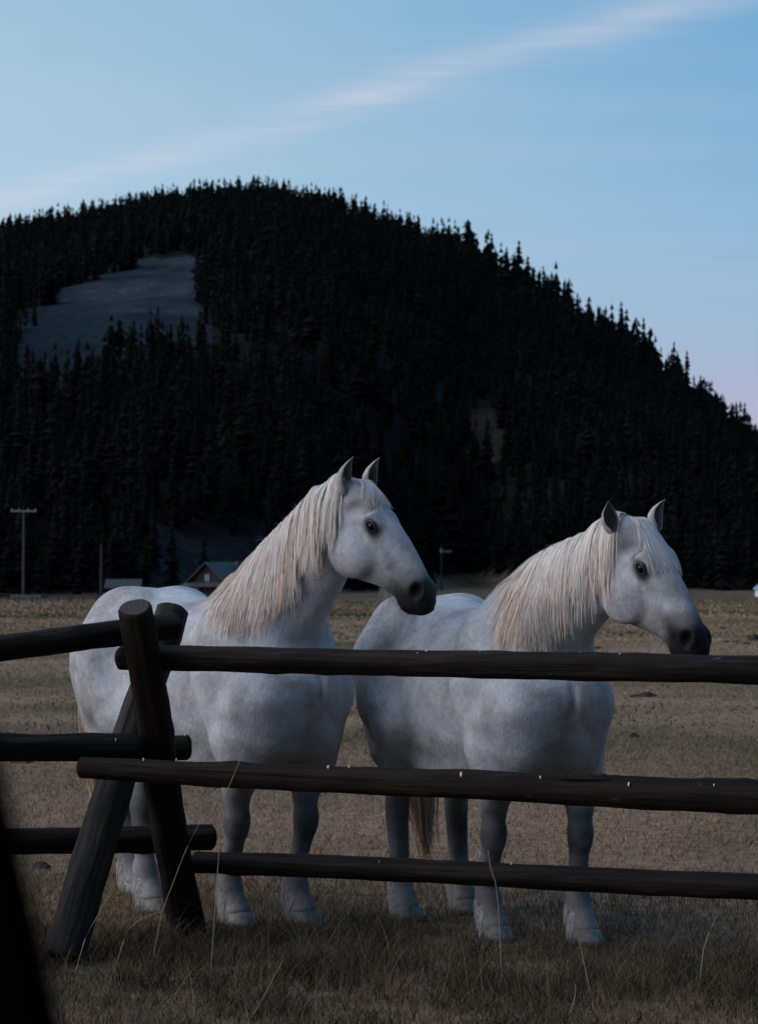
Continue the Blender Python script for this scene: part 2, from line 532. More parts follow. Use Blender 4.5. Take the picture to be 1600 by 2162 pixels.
# unseen ridge added behind and right of the viewer to darken the horses' chests
m_ridge, nt, b = mat("added_ridge_woods")
pos = N(nt, 'ShaderNodeNewGeometry').outputs['Position']
L(nt, ramp(nt, noise(nt, pos, .06, 6, .65), [(.35, (.012, .016, .012)), (.7, (.035, .036, .026))]), b.inputs['Base Color']); b.inputs['Roughness'].default_value = .95
V, F = [], []
na_, nr_ = 90, 10
for i in range(na_ + 1):
    az = rad(46 + 186 * i / na_)
    for j in range(nr_ + 1):
        r_ = 240 + j * 45
        t_ = j / nr_
        env = min(1, i / 14, (na_ - i) / 14)
        z_ = -2.2 + env * 300 * math.sin(min(1, t_ * 1.15) * math.pi / 2) * (1 + .16 * math.sin(i * .31) + .08 * math.sin(i * .83 + 1))
        V.append((r_ * math.sin(az), r_ * math.cos(az), z_))
for i in range(na_):
    for j in range(nr_):
        k = i * (nr_ + 1) + j
        F.append((k, k + nr_ + 1, k + nr_ + 2, k + 1))
tag(mesh_obj("added_shade_ridge", V, F, m_ridge), kind='structure')

# ------------------------------------------------------------------ horses: one continuous body from blended volumes
def unit(v):
    v = np.asarray(v, float)
    return v / np.linalg.norm(v)

class Field:
    def __init__(self):
        self.prims = []
    def add(self, fn, lo, hi, k=0.04, op='add'):
        self.prims.append((fn, np.asarray(lo, float) - k - 0.02, np.asarray(hi, float) + k + 0.02, k, op))
    def cone(self, a, b, ra, rb, k=0.04, op='add', flat=None):
        a, b = np.asarray(a, float), np.asarray(b, float)
        ab = b - a
        den = max(float(ab @ ab), 1e-9)
        def fn(P):
            q = P - a
            t = np.clip((q @ ab) / den, 0, 1)
            q = q - t[..., None] * ab
            if flat is not None:
                ax, f = flat
                q = q + (f - 1) * (q @ ax)[..., None] * ax
            return np.sqrt((q * q).sum(-1)) - (ra + (rb - ra) * t)
        R = max(ra, rb) * (1 if flat is None else max(1, 1 / flat[1]))
        self.add(fn, np.minimum(a, b) - R, np.maximum(a, b) + R, k, op)
    def ell(self, c, r, M=None, k=0.04, op='add'):
        c, r = np.asarray(c, float), np.asarray(r, float)
        M = np.eye(3) if M is None else np.asarray(M, float)      # rows: local axes
        def fn(P):
            q = (P - c) @ M.T
            k0 = np.sqrt(((q / r) ** 2).sum(-1)) + 1e-6
            k1 = np.sqrt(((q / (r * r)) ** 2).sum(-1)) + 1e-6
            return k0 * (k0 - 1) / k1
        ext = np.sqrt(((M * r[:, None]) ** 2).sum(0))
        self.add(fn, c - ext, c + ext, k, op)
    def loft(self, st, k=0.04, sub=4):
        """st rows: centre(3) dorsal(3) lateral(3) up down half-width; smoothly resampled"""
        st = np.asarray(st, float)
        n = len(st)
        t = np.linspace(0, n - 1, (n - 1) * sub + 1)
        i = np.clip(t.astype(int), 0, n - 2)
        f = (t - i)[:, None]
        p0, p1, p2, p3 = st[np.maximum(i - 1, 0)], st[i], st[i + 1], st[np.minimum(i + 2, n - 1)]
        m1, m2 = (p2 - p0) * 0.5, (p3 - p1) * 0.5
        s = (2 * f**3 - 3 * f**2 + 1) * p1 + (f**3 - 2 * f**2 + f) * m1 + (-2 * f**3 + 3 * f**2) * p2 + (f**3 - f**2) * m2
        for a, b in zip(s[:-1], s[1:]):
            self._seg(a, b, k)
    def _seg(self, A, B, k):
        ab = B[:3] - A[:3]
        den = float(ab @ ab)
        e = ab / math.sqrt(den)
        d = unit(A[3:6] + B[3:6]); w = unit(A[6:9] + B[6:9])
        def fn(P):
            q = P - A[:3]
            t = np.clip((q @ ab) / den, 0, 1)
            q = q - t[..., None] * ab
            u, v, s = q @ d, q @ w, q @ e
            au = np.where(u > 0, A[9] + (B[9] - A[9]) * t, A[10] + (B[10] - A[10]) * t)
            b = A[11] + (B[11] - A[11]) * t
            c = np.minimum(np.minimum(au, b), 0.06)
            x, y, z = u / au, v / b, s / c
            k0 = np.sqrt(x * x + y * y + z * z) + 1e-6
            k1 = np.sqrt((x / au) ** 2 + (y / b) ** 2 + (z / c) ** 2) + 1e-6
            return k0 * (k0 - 1) / k1
        R = max(A[9:12].max(), B[9:12].max())
        self.prims.append((fn, np.minimum(A[:3], B[:3]) - R - 0.03, np.maximum(A[:3], B[:3]) + R + 0.03, k, 'seg'))
    @staticmethod
    def _blend(f, d, k, op):
        if op == 'sub':
            d = -d
            h = np.maximum(k - np.abs(f - d), 0) / k
            return np.maximum(f, d) + h * h * k * 0.25
        h = np.maximum(k - np.abs(f - d), 0) / k
        return np.minimum(f, d) - h * h * k * 0.25
    def _groups(self):
        out, i = [], 0
        while i < len(self.prims):
            if self.prims[i][4] == 'seg':
                j = i
                k = self.prims[i][3]
                while j < len(self.prims) and self.prims[j][4] == 'seg' and self.prims[j][3] == k:
                    j += 1
                out.append(self.prims[i:j])
                i = j
            else:
                out.append([self.prims[i]])
                i += 1
        return out
    def grid(self, lo, hi, h):
        lo = np.asarray(lo, float)
        n = np.ceil((np.asarray(hi) - lo) / h).astype(int) + 1
        F = np.full(n, 1.0, np.float32)
        def window(plo, phi):
            a = np.clip(np.floor((plo - lo) / h).astype(int), 0, n)
            b = np.clip(np.ceil((phi - lo) / h).astype(int) + 1, 0, n)
            return a, b
        def pts(a, b):
            g = np.empty((*(b - a), 3), np.float32)
            g[..., 0] = (lo[0] + h * np.arange(a[0], b[0]))[:, None, None]
            g[..., 1] = (lo[1] + h * np.arange(a[1], b[1]))[None, :, None]
            g[..., 2] = (lo[2] + h * np.arange(a[2], b[2]))[None, None, :]
            return g
        for g in self._groups():
            k, op = g[0][3], g[0][4]
            if op == 'seg':
                A, B = window(np.min([p[1] for p in g], 0) - k, np.max([p[2] for p in g], 0) + k)
                D = np.full(B - A, 1.0, np.float32)
                for fn, plo, phi, _, _ in g:
                    a, b = window(plo - k, phi + k)
                    if (b <= a).any():
                        continue
                    s = tuple(slice(x - y, z - y) for x, z, y in zip(a, b, A))
                    D[s] = np.minimum(D[s], fn(pts(a, b)))
                s = tuple(slice(x, y) for x, y in zip(A, B))
                F[s] = self._blend(F[s], D, k, 'add')
            else:
                a, b = window(g[0][1], g[0][2])
                if (b <= a).any():
                    continue
                s = tuple(slice(x, y) for x, y in zip(a, b))
                F[s] = self._blend(F[s], g[0][0](pts(a, b)), k, op)
        return F, lo

def surface_nets(F, lo, h):
    s = F < 0
    n = np.array(F.shape)
    cs = [s[i:n[0] - 1 + i, j:n[1] - 1 + j, k:n[2] - 1 + k] for i in (0, 1) for j in (0, 1) for k in (0, 1)]
    cnt = sum(c.astype(np.uint8) for c in cs)
    act = np.argwhere((cnt > 0) & (cnt < 8))
    idx = np.full(n - 1, -1, np.int32)
    idx[tuple(act.T)] = np.arange(len(act))
    off = np.array([(i, j, k) for i in (0, 1) for j in (0, 1) for k in (0, 1)])
    val = np.stack([F[tuple((act + o).T)] for o in off], 1)
    pos = np.zeros((len(act), 3)); num = np.zeros(len(act))
    for a in range(8):
        for b in range(a + 1, 8):
            if np.abs(off[a] - off[b]).sum() != 1:
                continue
            va, vb = val[:, a], val[:, b]
            m = (va < 0) != (vb < 0)
            t = np.where(m, va / np.where(m, va - vb, 1), 0)
            pos += np.where(m[:, None], off[a] + t[:, None] * (off[b] - off[a]), 0)
            num += m
    V = lo + h * (act + pos / num[:, None])
    quads = []
    for ax in range(3):
        u, v = (ax + 1) % 3, (ax + 2) % 3
        sl0 = [slice(None)] * 3; sl1 = [slice(None)] * 3
        sl0[ax] = slice(0, -1); sl1[ax] = slice(1, None)
        a, b = s[tuple(sl0)], s[tuple(sl1)]
        e = np.argwhere(a != b)
        e = e[(e[:, u] > 0) & (e[:, v] > 0) & (e[:, u] < n[u] - 1) & (e[:, v] < n[v] - 1)]
        inside = a[tuple(e.T)]
        du = np.zeros(3, int); dv = np.zeros(3, int); du[u] = 1; dv[v] = 1
        q = np.stack([idx[tuple((e - du - dv).T)], idx[tuple((e - dv).T)], idx[tuple(e.T)], idx[tuple((e - du).T)]], 1)
        q[~inside] = q[~inside][:, ::-1]
        quads.append(q)
    return V, np.concatenate(quads)

def laplacian(V, Q, it, lam=0.5):
    E = np.concatenate([Q[:, [0, 1]], Q[:, [1, 2]], Q[:, [2, 3]], Q[:, [3, 0]]])
    E = np.concatenate([E, E[:, ::-1]])
    deg = np.bincount(E[:, 0], minlength=len(V))[:, None]
    for k in range(it):
        S = np.stack([np.bincount(E[:, 0], V[E[:, 1], c], len(V)) for c in range(3)], 1)
        V = V + (lam if k % 2 == 0 else -lam * 0.95) * (S / deg - V)
    return V

def strands(P, R, cols, sides=3, ref=None):
    """P (n,k,3) centre lines, R (n,k) radii, cols (n,k,3) -> verts, quads, colours of thin tubes"""
    n, k, _ = P.shape
    T = np.gradient(P, axis=1)
    T /= np.linalg.norm(T, axis=-1, keepdims=True) + 1e-9
    if ref is None:
        ref = np.where(np.abs(T[..., 2:3]) > 0.9, np.array([1.0, 0, 0]), np.array([0, 0, 1.0]))
    A = np.cross(T, ref); A /= np.linalg.norm(A, axis=-1, keepdims=True) + 1e-9
    B = np.cross(T, A)
    ang = np.arange(sides) * 2 * np.pi / sides
    V = P[:, :, None] + R[:, :, None, None] * (np.cos(ang)[:, None] * A[:, :, None] + np.sin(ang)[:, None] * B[:, :, None])
    base = np.arange(n * k * sides).reshape(n, k, sides)
    q = np.stack([base[:, :-1], np.roll(base, -1, 2)[:, :-1], np.roll(base, -1, 2)[:, 1:], base[:, 1:]], -1)
    q = (q[:, :, :1] if sides == 2 else q).reshape(-1, 4)
    return V.reshape(-1, 3), q, np.repeat(cols[:, :, None], sides, 2).reshape(-1, 3)

# --- horse materials
def coat_material():
    m, nt, b = mat("white_coat")
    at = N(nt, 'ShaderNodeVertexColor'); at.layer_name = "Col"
    tc = N(nt, 'ShaderNodeTexCoord')
    obj = tc.outputs['Object']
    big = ramp(nt, noise(nt, obj, 5.0, 4, 0.6), [(0.35, (0.74, 0.74, 0.745)), (0.62, (1.04, 1.04, 1.04))])
    flea = ramp(nt, noise(nt, obj, 75.0, 2, 0.5), [(0.66, (1, 1, 1)), (0.74, (0.62, 0.58, 0.56))])
    fine = ramp(nt, noise(nt, obj, 34.0, 5, 0.7), [(0.3, (0.79, 0.785, 0.785)), (0.7, (1.06, 1.06, 1.06))])
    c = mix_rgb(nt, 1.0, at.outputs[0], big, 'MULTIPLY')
    dirt = ramp(nt, noise(nt, obj, 2.6, 6, 0.68, 0.6), [(0.47, (1, 1, 1)), (0.66, (0.58, 0.49, 0.43))])
    c = mix_rgb(nt, 0.85, c, dirt, 'MULTIPLY')
    c = mix_rgb(nt, 0.8, c, flea, 'MULTIPLY')
    c = mix_rgb(nt, 1.0, c, fine, 'MULTIPLY')
    L(nt, c, b.inputs['Base Color'])
    b.inputs['Roughness'].default_value = 0.62
    b.inputs['Specular IOR Level'].default_value = 0.12
    b.inputs['Sheen Weight'].default_value = 0.02
    b.inputs['Sheen Roughness'].default_value = 0.5
    mp = N(nt, 'ShaderNodeMapping'); mp.inputs['Scale'].default_value = (90, 160, 38)
    L(nt, obj, mp.inputs[0])
    hair = noise(nt, mp.outputs[0], 1.0, 3, 0.6)
    mus = noise(nt, obj, 9.0, 3, 0.5)
    bp = N(nt, 'ShaderNodeBump'); bp.inputs['Strength'].default_value = 0.5; bp.inputs['Distance'].default_value = 0.006
    L(nt, hair, bp.inputs['Height'])
    b2 = N(nt, 'ShaderNodeBump'); b2.inputs['Strength'].default_value = 0.35; b2.inputs['Distance'].default_value = 0.02
    L(nt, mus, b2.inputs['Height']); L(nt, bp.outputs[0], b2.inputs['Normal'])
    L(nt, b2.outputs[0], b.inputs['Normal'])
    return m

def hair_material():
    m, nt, b = mat("horse_hair")
    at = N(nt, 'ShaderNodeVertexColor'); at.layer_name = "Col"
    L(nt, at.outputs[0], b.inputs['Base Color'])
    b.inputs['Roughness'].default_value = 0.5
    b.inputs['Specular IOR Level'].default_value = 0.3
    return m

M_coat, M_hair = coat_material(), hair_material()
M_eye, nt_, b_ = mat("eye_gloss")
b_.inputs['Base Color'].default_value = (0.006, 0.005, 0.005, 1); b_.inputs['Roughness'].default_value = 0.05; b_.inputs['Specular IOR Level'].default_value = 0.22
M_hoof, nt_, b_ = mat("hoof_horn")
c_ = ramp(nt_, noise(nt_, N(nt_, 'ShaderNodeTexCoord').outputs['Object'], 30, 4, 0.6), [(0.3, (0.07, 0.065, 0.06)), (0.7, (0.20, 0.19, 0.175))])
L(nt_, c_, b_.inputs['Base Color']); b_.inputs['Roughness'].default_value = 0.6

EARL = 0.165

def ear_mesh(base, tip, face, width, parent):
    """cupped leaf of an ear: base/tip points, face = direction the hollow looks"""
    ax = tip - base
    Ln = np.linalg.norm(ax); ax = ax / Ln
    f = unit(face - ax * (face @ ax)); s = np.cross(ax, f)
    nt_n, na = 18, 15
    V, col = [], []
    for layer in (0, 1):
        for i in range(nt_n):
            t = i / (nt_n - 1)
            w = width * (np.interp(t, [0, .12, .38, .65, .85, 1.0], [0.62, 0.86, 1.0, 0.74, 0.36, 0.02]))
            if layer:
                w *= 0.86
            wrap = rad(np.interp(t, [0, .3, .7, 1], [168, 128, 104, 80]))
            bend = f * (0.020 * math.sin(t * math.pi)) * -1 + f * 0.016 * t * t
            for j in range(na):
                a = (j / (na - 1) * 2 - 1) * wrap
                p = base + ax * (t * Ln * (1 if not layer else 0.985) + 0.0) + s * (w * math.sin(a)) - f * (w * math.cos(a) * 0.8) + bend
                V.append(p)
                col.append((0.50, 0.49, 0.49) if not layer else ((0.17, 0.16, 0.16) if abs(j - na // 2) < 5 else (0.36, 0.35, 0.34)))
    F = []
    o = nt_n * na
    for i in range(nt_n - 1):
        for j in range(na - 1):
            a = i * na + j
            F.append((a, a + 1, a + 1 + na, a + na))
            F.append((o + a + na, o + a + 1 + na, o + a + 1, o + a))
        for j in (0, na - 1):
            a = i * na + j
            F.append((a, a + na, o + a + na, o + a) if j == 0 else (o + a, o + a + na, a + na, a))
    return mesh_obj("ear", V, F, M_coat, parent, True, np.array(col))

def make_horse(cfg):
    sc = cfg['scale']
    th = cfg['heading']
    root = empty("horse", (cfg['origin'][0], cfg['origin'][1], 0.0), th)
    root.scale = (sc, sc, sc)
    fw = np.array([math.cos(th), math.sin(th), 0]); lf = np.array([-math.sin(th), math.cos(th), 0])
    org = np.array([cfg['origin'][0], cfg['origin'][1], 0.0])
    def loc(p):
        q = (np.asarray(p, float) - org)
        return np.array([q @ fw, q @ lf, q[2]]) / sc
    def dirl(v):
        v = np.asarray(v, float)
        return np.array([v @ fw, v @ lf, v[2]])
    X, Y, Z = np.eye(3)
    f = Field()
    # trunk --------------------------------------------------------------
    T = [(-.90, 1.30, 1.08, .07), (-.86, 1.40, .99, .17), (-.76, 1.50, .90, .255), (-.60, 1.555, .82, .315), (-.42, 1.575, .77, .315),
         (-.18, 1.525, .70, .325), (.08, 1.49, .645, .345), (.28, 1.51, .635, .292), (.44, 1.54, .66, .258), (.58, 1.43, .73, .25),
         (.67, 1.31, .84, .25), (.73, 1.20, .95, .17), (.77, 1.12, 1.03, .08)]
    st = []
    for x, zt, zb, w in T:
        zc = zb + (zt - zb) * 0.50
        st.append((x, 0, zc, 0, 0, 1, 0, 1, 0, zt - zc, zc - zb, w))
    f.loft(st, 0.05, 6)
    for s in (-1, 1):
        f.ell((-.47, .155 * s, 1.40), (.25, .155, .175), k=.06)                       # croup halves
        f.cone((-.56, .175 * s, 1.22), (-.40, .225 * s, .96), .215, .130, k=.075)
        f.cone((-.47, .205 * s, 1.06), (-.37, .222 * s, .93), .145, .132, k=.020)      # thigh
        f.cone((-.76, .135 * s, 1.16), (-.62, .165 * s, .82), .135, .105, k=.06)      # hamstring
        f.ell((.40, .205 * s, 1.22), (.20, .12, .28), np.array([[.94, 0, .34], [0, 1, 0], [-.34, 0, .94]]), k=.07)   # shoulder blade
        f.ell((.60, .190 * s, 1.09), (.145, .120, .18), k=.06)
        f.cone((.42, .205 * s, 1.42), (.60, .225 * s, 1.12), .055, .075, k=.05)
        f.cone((.62, .12 * s, 1.36), (.705, .185 * s, 1.08), .075, .085, k=.05)                       # point of shoulder
        f.cone((.35, .235 * s, 1.16), (.455, .235 * s, .88), .115, .088, k=.016)
        f.cone((.555, .195 * s, 1.0), (.55, .190 * s, .76), .130, .094, k=.06)
        f.ell((-.30, .385 * s, 1.20), (.12, .07, .13), k=.08, op='sub')                        # upper arm
        f.cone((.705, .085 * s, 1.12), (.65, .125 * s, .88), .125, .105, k=.10)                      # breast muscle
        # foreleg
        hx, hy = cfg['fore'][0 if s < 0 else 1]
        el = np.array([.50, .215 * s, .86]); fet = np.array([hx - .075, hy, .195]); kn = el * .42 + fet * .58
        kn = np.array([kn[0] + .025, kn[1], .50])
        f.cone(el, kn + (0, 0, .10), .120, .062, k=.05)
        f.cone(el + (.075, -.015 * s, -.05), kn + (.016, 0, .12), .062, .040, k=.04)
        f.ell(el + (.03, 0, -.02), (.105, .09, .17), k=.05)
        f.ell(kn + (.005, 0, 0), (.064, .061, .085), k=.035)
        f.cone(kn - (0, 0, .06), fet + (0, 0, .05), .046, .041, k=.035)
        f.cone(kn + (-.035, 0, -.05), fet + (-.028, 0, .04), .026, .028, k=.02)        # tendon
        f.ell(fet, (.062, .056, .062), k=.03)
        f.cone(fet, np.array([hx - .008, hy, .085]), .046, .052, k=.03)
        f.ell((hx - .003, hy, .075), (.060, .058, .026), k=.02)
        # hind leg
        hx, hy = cfg['hind'][0 if s < 0 else 1]
        sti = np.array([-.36 + .25 * (hx + .55), .215 * s, .95]); fet = np.array([hx - .080, hy, .20])
        hk = np.array([hx - .10, hy * .9 + .02 * s, .545])
        f.cone(np.array([-.50, .19 * s, 1.05]), sti, .19, .125, k=.06)
        f.cone(sti, hk + (.045, 0, .10), .135, .068, k=.06)
        f.cone(np.array([-.64, .17 * s, .95]), hk + (-.02, 0, .10), .10, .034, k=.05)
        f.ell(hk + (0, 0, .01), (.072, .056, .085), k=.03)
        f.ell(hk + (-.05, 0, .05), (.032, .032, .05), k=.025)
        f.cone(hk - (0, 0, .06), fet + (0, 0, .05), .056, .047, k=.03)
        f.ell(fet, (.063, .056, .064), k=.03)
        f.cone(fet, np.array([hx - .008, hy, .085]), .046, .052, k=.03)
        f.ell((hx - .003, hy, .075), (.060, .058, .026), k=.02)
    f.ell((.30, 0, 1.46), (.26, .10, .13), k=.08)                                     # withers
    f.ell((-.02, 0, .75), (.44, .26, .13), k=.06)                                     # belly
    f.cone((.834, 0, 1.17), (.815, 0, .88), .003, .010, k=.040, op='sub')             # cleft of the breast
    f.cone((-.72, 0, 1.60), (-.25, 0, 1.565), .022, .018, k=.05, op='sub')            # croup furrow
    # neck ---------------------------------------------------------------
    poll, muz = loc(cfg['poll']), loc(cfg['muzzle'])
    hax = unit(muz - poll)
    hd = Z - hax * (Z @ hax)
    hd = unit(hd + np.cross(hax, hd) * cfg.get('roll', 0.0))
    hl = np.cross(hd, hax)                                                            # to the horse's left
    hs = np.linalg.norm(muz - poll) / 0.655
    def H(s, l, d):
        return poll + hs * (s * hax + l * hl + d * hd)
    wit = np.array([.36, 0, 1.33]); jaw = H(.05, 0, -.10)
    mid = cfg.get('neckmid')
    n_dir = unit(jaw - wit)
    c0, c3 = wit, jaw
    c1 = wit + np.array([.17, .0, .20]); c2 = jaw - unit(n_dir * .75 + hd * -.1 + Z * .35) * .25
    ns = []
    for t in np.linspace(0, 1, 9):
        c = (1 - t)**3 * c0 + 3 * (1 - t)**2 * t * c1 + 3 * (1 - t) * t * t * c2 + t**3 * c3
        tg = unit(3 * (1 - t)**2 * (c1 - c0) + 6 * (1 - t) * t * (c2 - c1) + 3 * t * t * (c3 - c2))
        lat0 = Y * (1 - t) + hl * t
        lat = unit(lat0 - tg * (lat0 @ tg))
        dor = np.cross(tg, lat)
        up = np.interp(t, [0, .25, .5, .75, 1], [.20, .25, .252, .225, .175]) * cfg.get('crest', 1.0)
        dn = np.interp(t, [0, .25, .5, .75, 1], [.30, .265, .210, .160, .110])
        w = np.interp(t, [0, .25, .5, .75, 1], [.235, .185, .135, .108, .095])
        ns.append((*c, *dor, *lat, up, dn, w))
    f.loft(ns, 0.10, 9)
    ns = np.array(ns)
    # head ---------------------------------------------------------------
    HS = [(-.045, .045, .10, .070), (.02, .088, .15, .092), (.09, .104, .195, .106), (.17, .106, .245, .106), (.25, .104, .262, .098), (.33, .104, .235, .085),
          (.41, .100, .175, .074), (.49, .090, .132, .066), (.56, .078, .116, .064), (.615, .060, .108, .064), (.655, .042, .088, .052), (.678, .018, .060, .030)]
    f.loft([(*H(s, 0, 0), *hd, *hl, u * hs, d * hs, w * hs) for s, u, d, w in HS], 0.05)
    HM = np.array([hax, hl, hd])
    for s in (-1, 1):
        f.ell(H(.235, .060 * s, -.135), np.array([.140, .064, .138]) * hs, HM, k=.022)        # cheek
        f.cone(H(.185, .090 * s, .052), H(.235, .088 * s, .050), .026 * hs, .022 * hs, k=.035)   # brow
        f.cone(H(.26, .088 * s, -.005), H(.41, .064 * s, -.020), .018 * hs, .012 * hs, k=.030)   # facial crest
        f.ell(H(.595, .048 * s, .022), np.array([.050, .026, .042]) * hs, HM, k=.025)         # nostril wing
        f.ell(H(.225, .122 * s, .030), np.array([.030, .022, .024]) * hs, HM, k=.020, op='sub')  # eye socket
        f.ell(H(.606, .076 * s, .014), np.array([.028, .034, .044]) * hs, np.array([unit(hax + .5 * hd), hl, unit(hd - .5 * hax)]), k=.014, op='sub')
        f.cone(H(.485, .062 * s, -.062), H(.68, .048 * s, -.052), .006, .009, k=.016, op='sub')  # mouth line
        f.cone(H(.13, .080 * s, .045), H(.10, .095 * s, .01), .02, .02, k=.05, op='sub')        # hollow over the eye
    f.ell(H(.60, 0, -.098), np.array([.050, .040, .028]) * hs, HM, k=.025)                     # chin
    h = 0.0094
    F, lo = f.grid((-1.08, -.50, .045), (max(.95, poll[0] + .55, muz[0] + .2), max(.5, poll[1] + .3, muz[1] + .25), poll[2] + .22), h)
    V, Q = surface_nets(F, lo, h)
    nmax = np.array(F.shape) - 2
    def fat(P):
        q = (P - lo) / h
        i = np.clip(q.astype(int), 0, nmax)
        t = np.clip(q - i, 0, 1)
        r = 0
        for a in (0, 1):
            for b in (0, 1):
                for c in (0, 1):
                    w = (t[..., 0] if a else 1 - t[..., 0]) * (t[..., 1] if b else 1 - t[..., 1]) * (t[..., 2] if c else 1 - t[..., 2])
                    r = r + w * F[i[..., 0] + a, i[..., 1] + b, i[..., 2] + c]
        return r
    V = laplacian(V, Q, 6, 0.5)
    # keep the largest connected piece
    # colour -------------------------------------------------------------
    col = np.tile(np.array([0.53, 0.555, 0.585]), (len(V), 1))
    n1 = vnoise(V * 7, 1) * .6 + vnoise(V * 17, 2) * .4
    rel = (V - poll) / hs
    hsv, hlv, hdv = rel @ hax, rel @ hl, rel @ hd
    ishead = (hsv > -.05) & (np.abs(hlv) < .2) & (hdv > -.32) & (hdv < .2)
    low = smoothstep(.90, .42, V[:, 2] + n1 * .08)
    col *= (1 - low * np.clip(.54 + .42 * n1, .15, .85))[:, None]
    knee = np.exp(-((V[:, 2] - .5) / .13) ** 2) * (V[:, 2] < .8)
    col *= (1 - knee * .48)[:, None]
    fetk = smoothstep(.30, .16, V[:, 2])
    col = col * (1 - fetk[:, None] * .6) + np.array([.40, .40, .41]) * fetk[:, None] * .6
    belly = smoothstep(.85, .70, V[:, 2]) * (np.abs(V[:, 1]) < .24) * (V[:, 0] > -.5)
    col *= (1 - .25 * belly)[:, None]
    mz = np.where(ishead, smoothstep(.37, .60, hsv + n1 * .07 - np.clip(hdv, -.02, .1) * .45), 0)
    col = col * (1 - mz[:, None]) + np.array([.014, .014, .016]) * mz[:, None]
    face = np.where(ishead, smoothstep(.10, .42, hsv) * (1 - mz) * (.40 + .55 * np.clip(n1, -1, 1)), 0)
    col *= (1 - np.clip(face, 0, .7) * .5)[:, None]
    for s in (-1, 1):
        e = V - H(.238, .110 * s, .024)
        ed = np.sqrt(((e @ hax) / 1.5) ** 2 + (e @ hl) ** 2 + (e @ hd) ** 2) / hs
        m = (smoothstep(.055, .018, ed + n1 * .006))[:, None]
        col = col * (1 - m) + np.array([.035, .033, .036]) * m
        nd = np.linalg.norm(V - H(.606, .068 * s, .014), axis=1) / hs
        m = smoothstep(.048, .030, nd)[:, None]
        col = col * (1 - m) + np.array([.010, .009, .010]) * m
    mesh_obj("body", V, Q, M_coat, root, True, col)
    # eyes, ears, hooves ---------------------------------------------------
    for s in (-1, 1):
        bpy_sphere("eye", H(.226, .097 * s, .031), .0200 * hs, M_eye, root)
        b = loc(cfg['ears'][0 if s < 0 else 1][0]); t = loc(cfg['ears'][0 if s < 0 else 1][1])
        ear_mesh(b, t, dirl(cfg['ears'][0 if s < 0 else 1][2]), .042, root)
    for hx, hy in (*cfg['fore'], *cfg['hind']):
        vv, ff = [], []
        prof = [(.080, -.006, .050), (.072, -.002, .058), (.03, .016, .069), (.0, .030, .076)]
        for z, ox, r in prof:
            for i in range(20):
                a = i * math.pi / 10
                rr = r * (1 + .16 * math.cos(a)) * (1.0 if math.cos(a) > -.7 else .92)
                vv.append((hx + ox + rr * math.cos(a), hy + r * .95 * math.sin(a), z))
        for k in range(3):
            for i in range(20):
                j = (i + 1) % 20
                ff.append((k * 20 + i, (k + 1) * 20 + i, (k + 1) * 20 + j, k * 20 + j))
        ff.append(tuple(range(20))); ff.append(tuple(reversed(range(60, 80))))
        mesh_obj("hoof", vv, ff, M_hoof, root, True)
    # hair -----------------------------------------------------------------
    side = -1.0
    def grad(P):
        e = 0.010
        g = np.stack([fat(P + e * a) - fat(P - e * a) for a in np.eye(3)], -1)
        return g / (np.linalg.norm(g, axis=-1, keepdims=True) + 1e-9)
    def grow(roots, dir0, length, steps, layer, lock_dir, gravity=.55, wave=None):
        n = len(roots)
        P = np.empty((n, steps, 3)); p = roots.copy(); d = dir0.copy(); P[:, 0] = p
        stp = (length / (steps - 1))[:, None]
        for k in range(1, steps):
            g = gravity * min(1.0, .35 + k / 5)
            d = d * (1 - g) + (np.array([0, 0, -1.0]) + lock_dir * (.6 if wave is None else 1)) * g
            d /= np.linalg.norm(d, axis=1, keepdims=True)
            p = p + d * stp
            for _ in range(2):
                dist = fat(p)
                want = layer * min(1, .2 + k / 4)
                push = np.maximum(want - dist, 0)
                if (push > 1e-4).any():
                    p = p + grad(p) * np.minimum(push, .05)[:, None]
            d = p - P[:, k - 1]; d /= np.linalg.norm(d, axis=1, keepdims=True) + 1e-9
            P[:, k] = p
        return P
    # mane: clumps along the crest, falling to the horse's right
    nc, per = cfg.get('clumps', 300), 31
    tcl = np.sort(rng.uniform(cfg.get('mane0', 0.20), .985, nc))
    idx = np.clip(tcl, 0, .9999) * 8
    i0 = idx.astype(int); fr = (idx - i0)[:, None]
    rowi = ns[i0] * (1 - fr) + ns[np.minimum(i0 + 1, 8)] * fr
    crest = rowi[:, :3] + rowi[:, 3:6] * (rowi[:, 9:10] - .010)
    ww_ = smoothstep(.86, 1.0, tcl)[:, None]
    crest = crest * (1 - ww_) + (H(-.075, 0, .040) + (tcl[:, None] - .93) * hax * .3 * hs) * ww_
    lat = rowi[:, 6:9]
    tang = np.gradient(crest, axis=0); tang /= np.linalg.norm(tang, axis=1, keepdims=True) + 1e-9
    mlen = np.interp(tcl, [.15, .35, .6, .85, 1.0], cfg['mlen']) * rng.uniform(.78, 1.12, nc)
    ld = rng.normal(0, .10, (nc, 3)) + np.array(dirl(cfg.get('lean', (0, 0, 0))))
    R_, D_, Ln_, Ly_, Ld_, Lay = [], [], [], [], [], []
    cl_lay = rng.uniform(.004, .026, nc); cl_w = rng.uniform(.5, 1.2, nc)
    rr = np.repeat(np.arange(nc), per)
    jit = rng.normal(0, 1, (nc * per, 3))
    roots = crest[rr] + tang[rr] * (jit[:, :1] * .009 * cl_w[rr][:, None]) + lat[rr] * (np.abs(jit[:, 1:2]) * .006)
    d0 = unit_rows(rowi[rr, 3:6] * .55 + lat[rr] * side * (.9 + .2 * jit[:, 1:2]) + jit * .08)
    P = grow(roots, d0, mlen[rr] * np.clip(rng.normal(.93, .12, nc * per), .45, 1.12), 15, cl_lay[rr] + rng.uniform(0, .006, nc * per), ld[rr] + jit * .035)
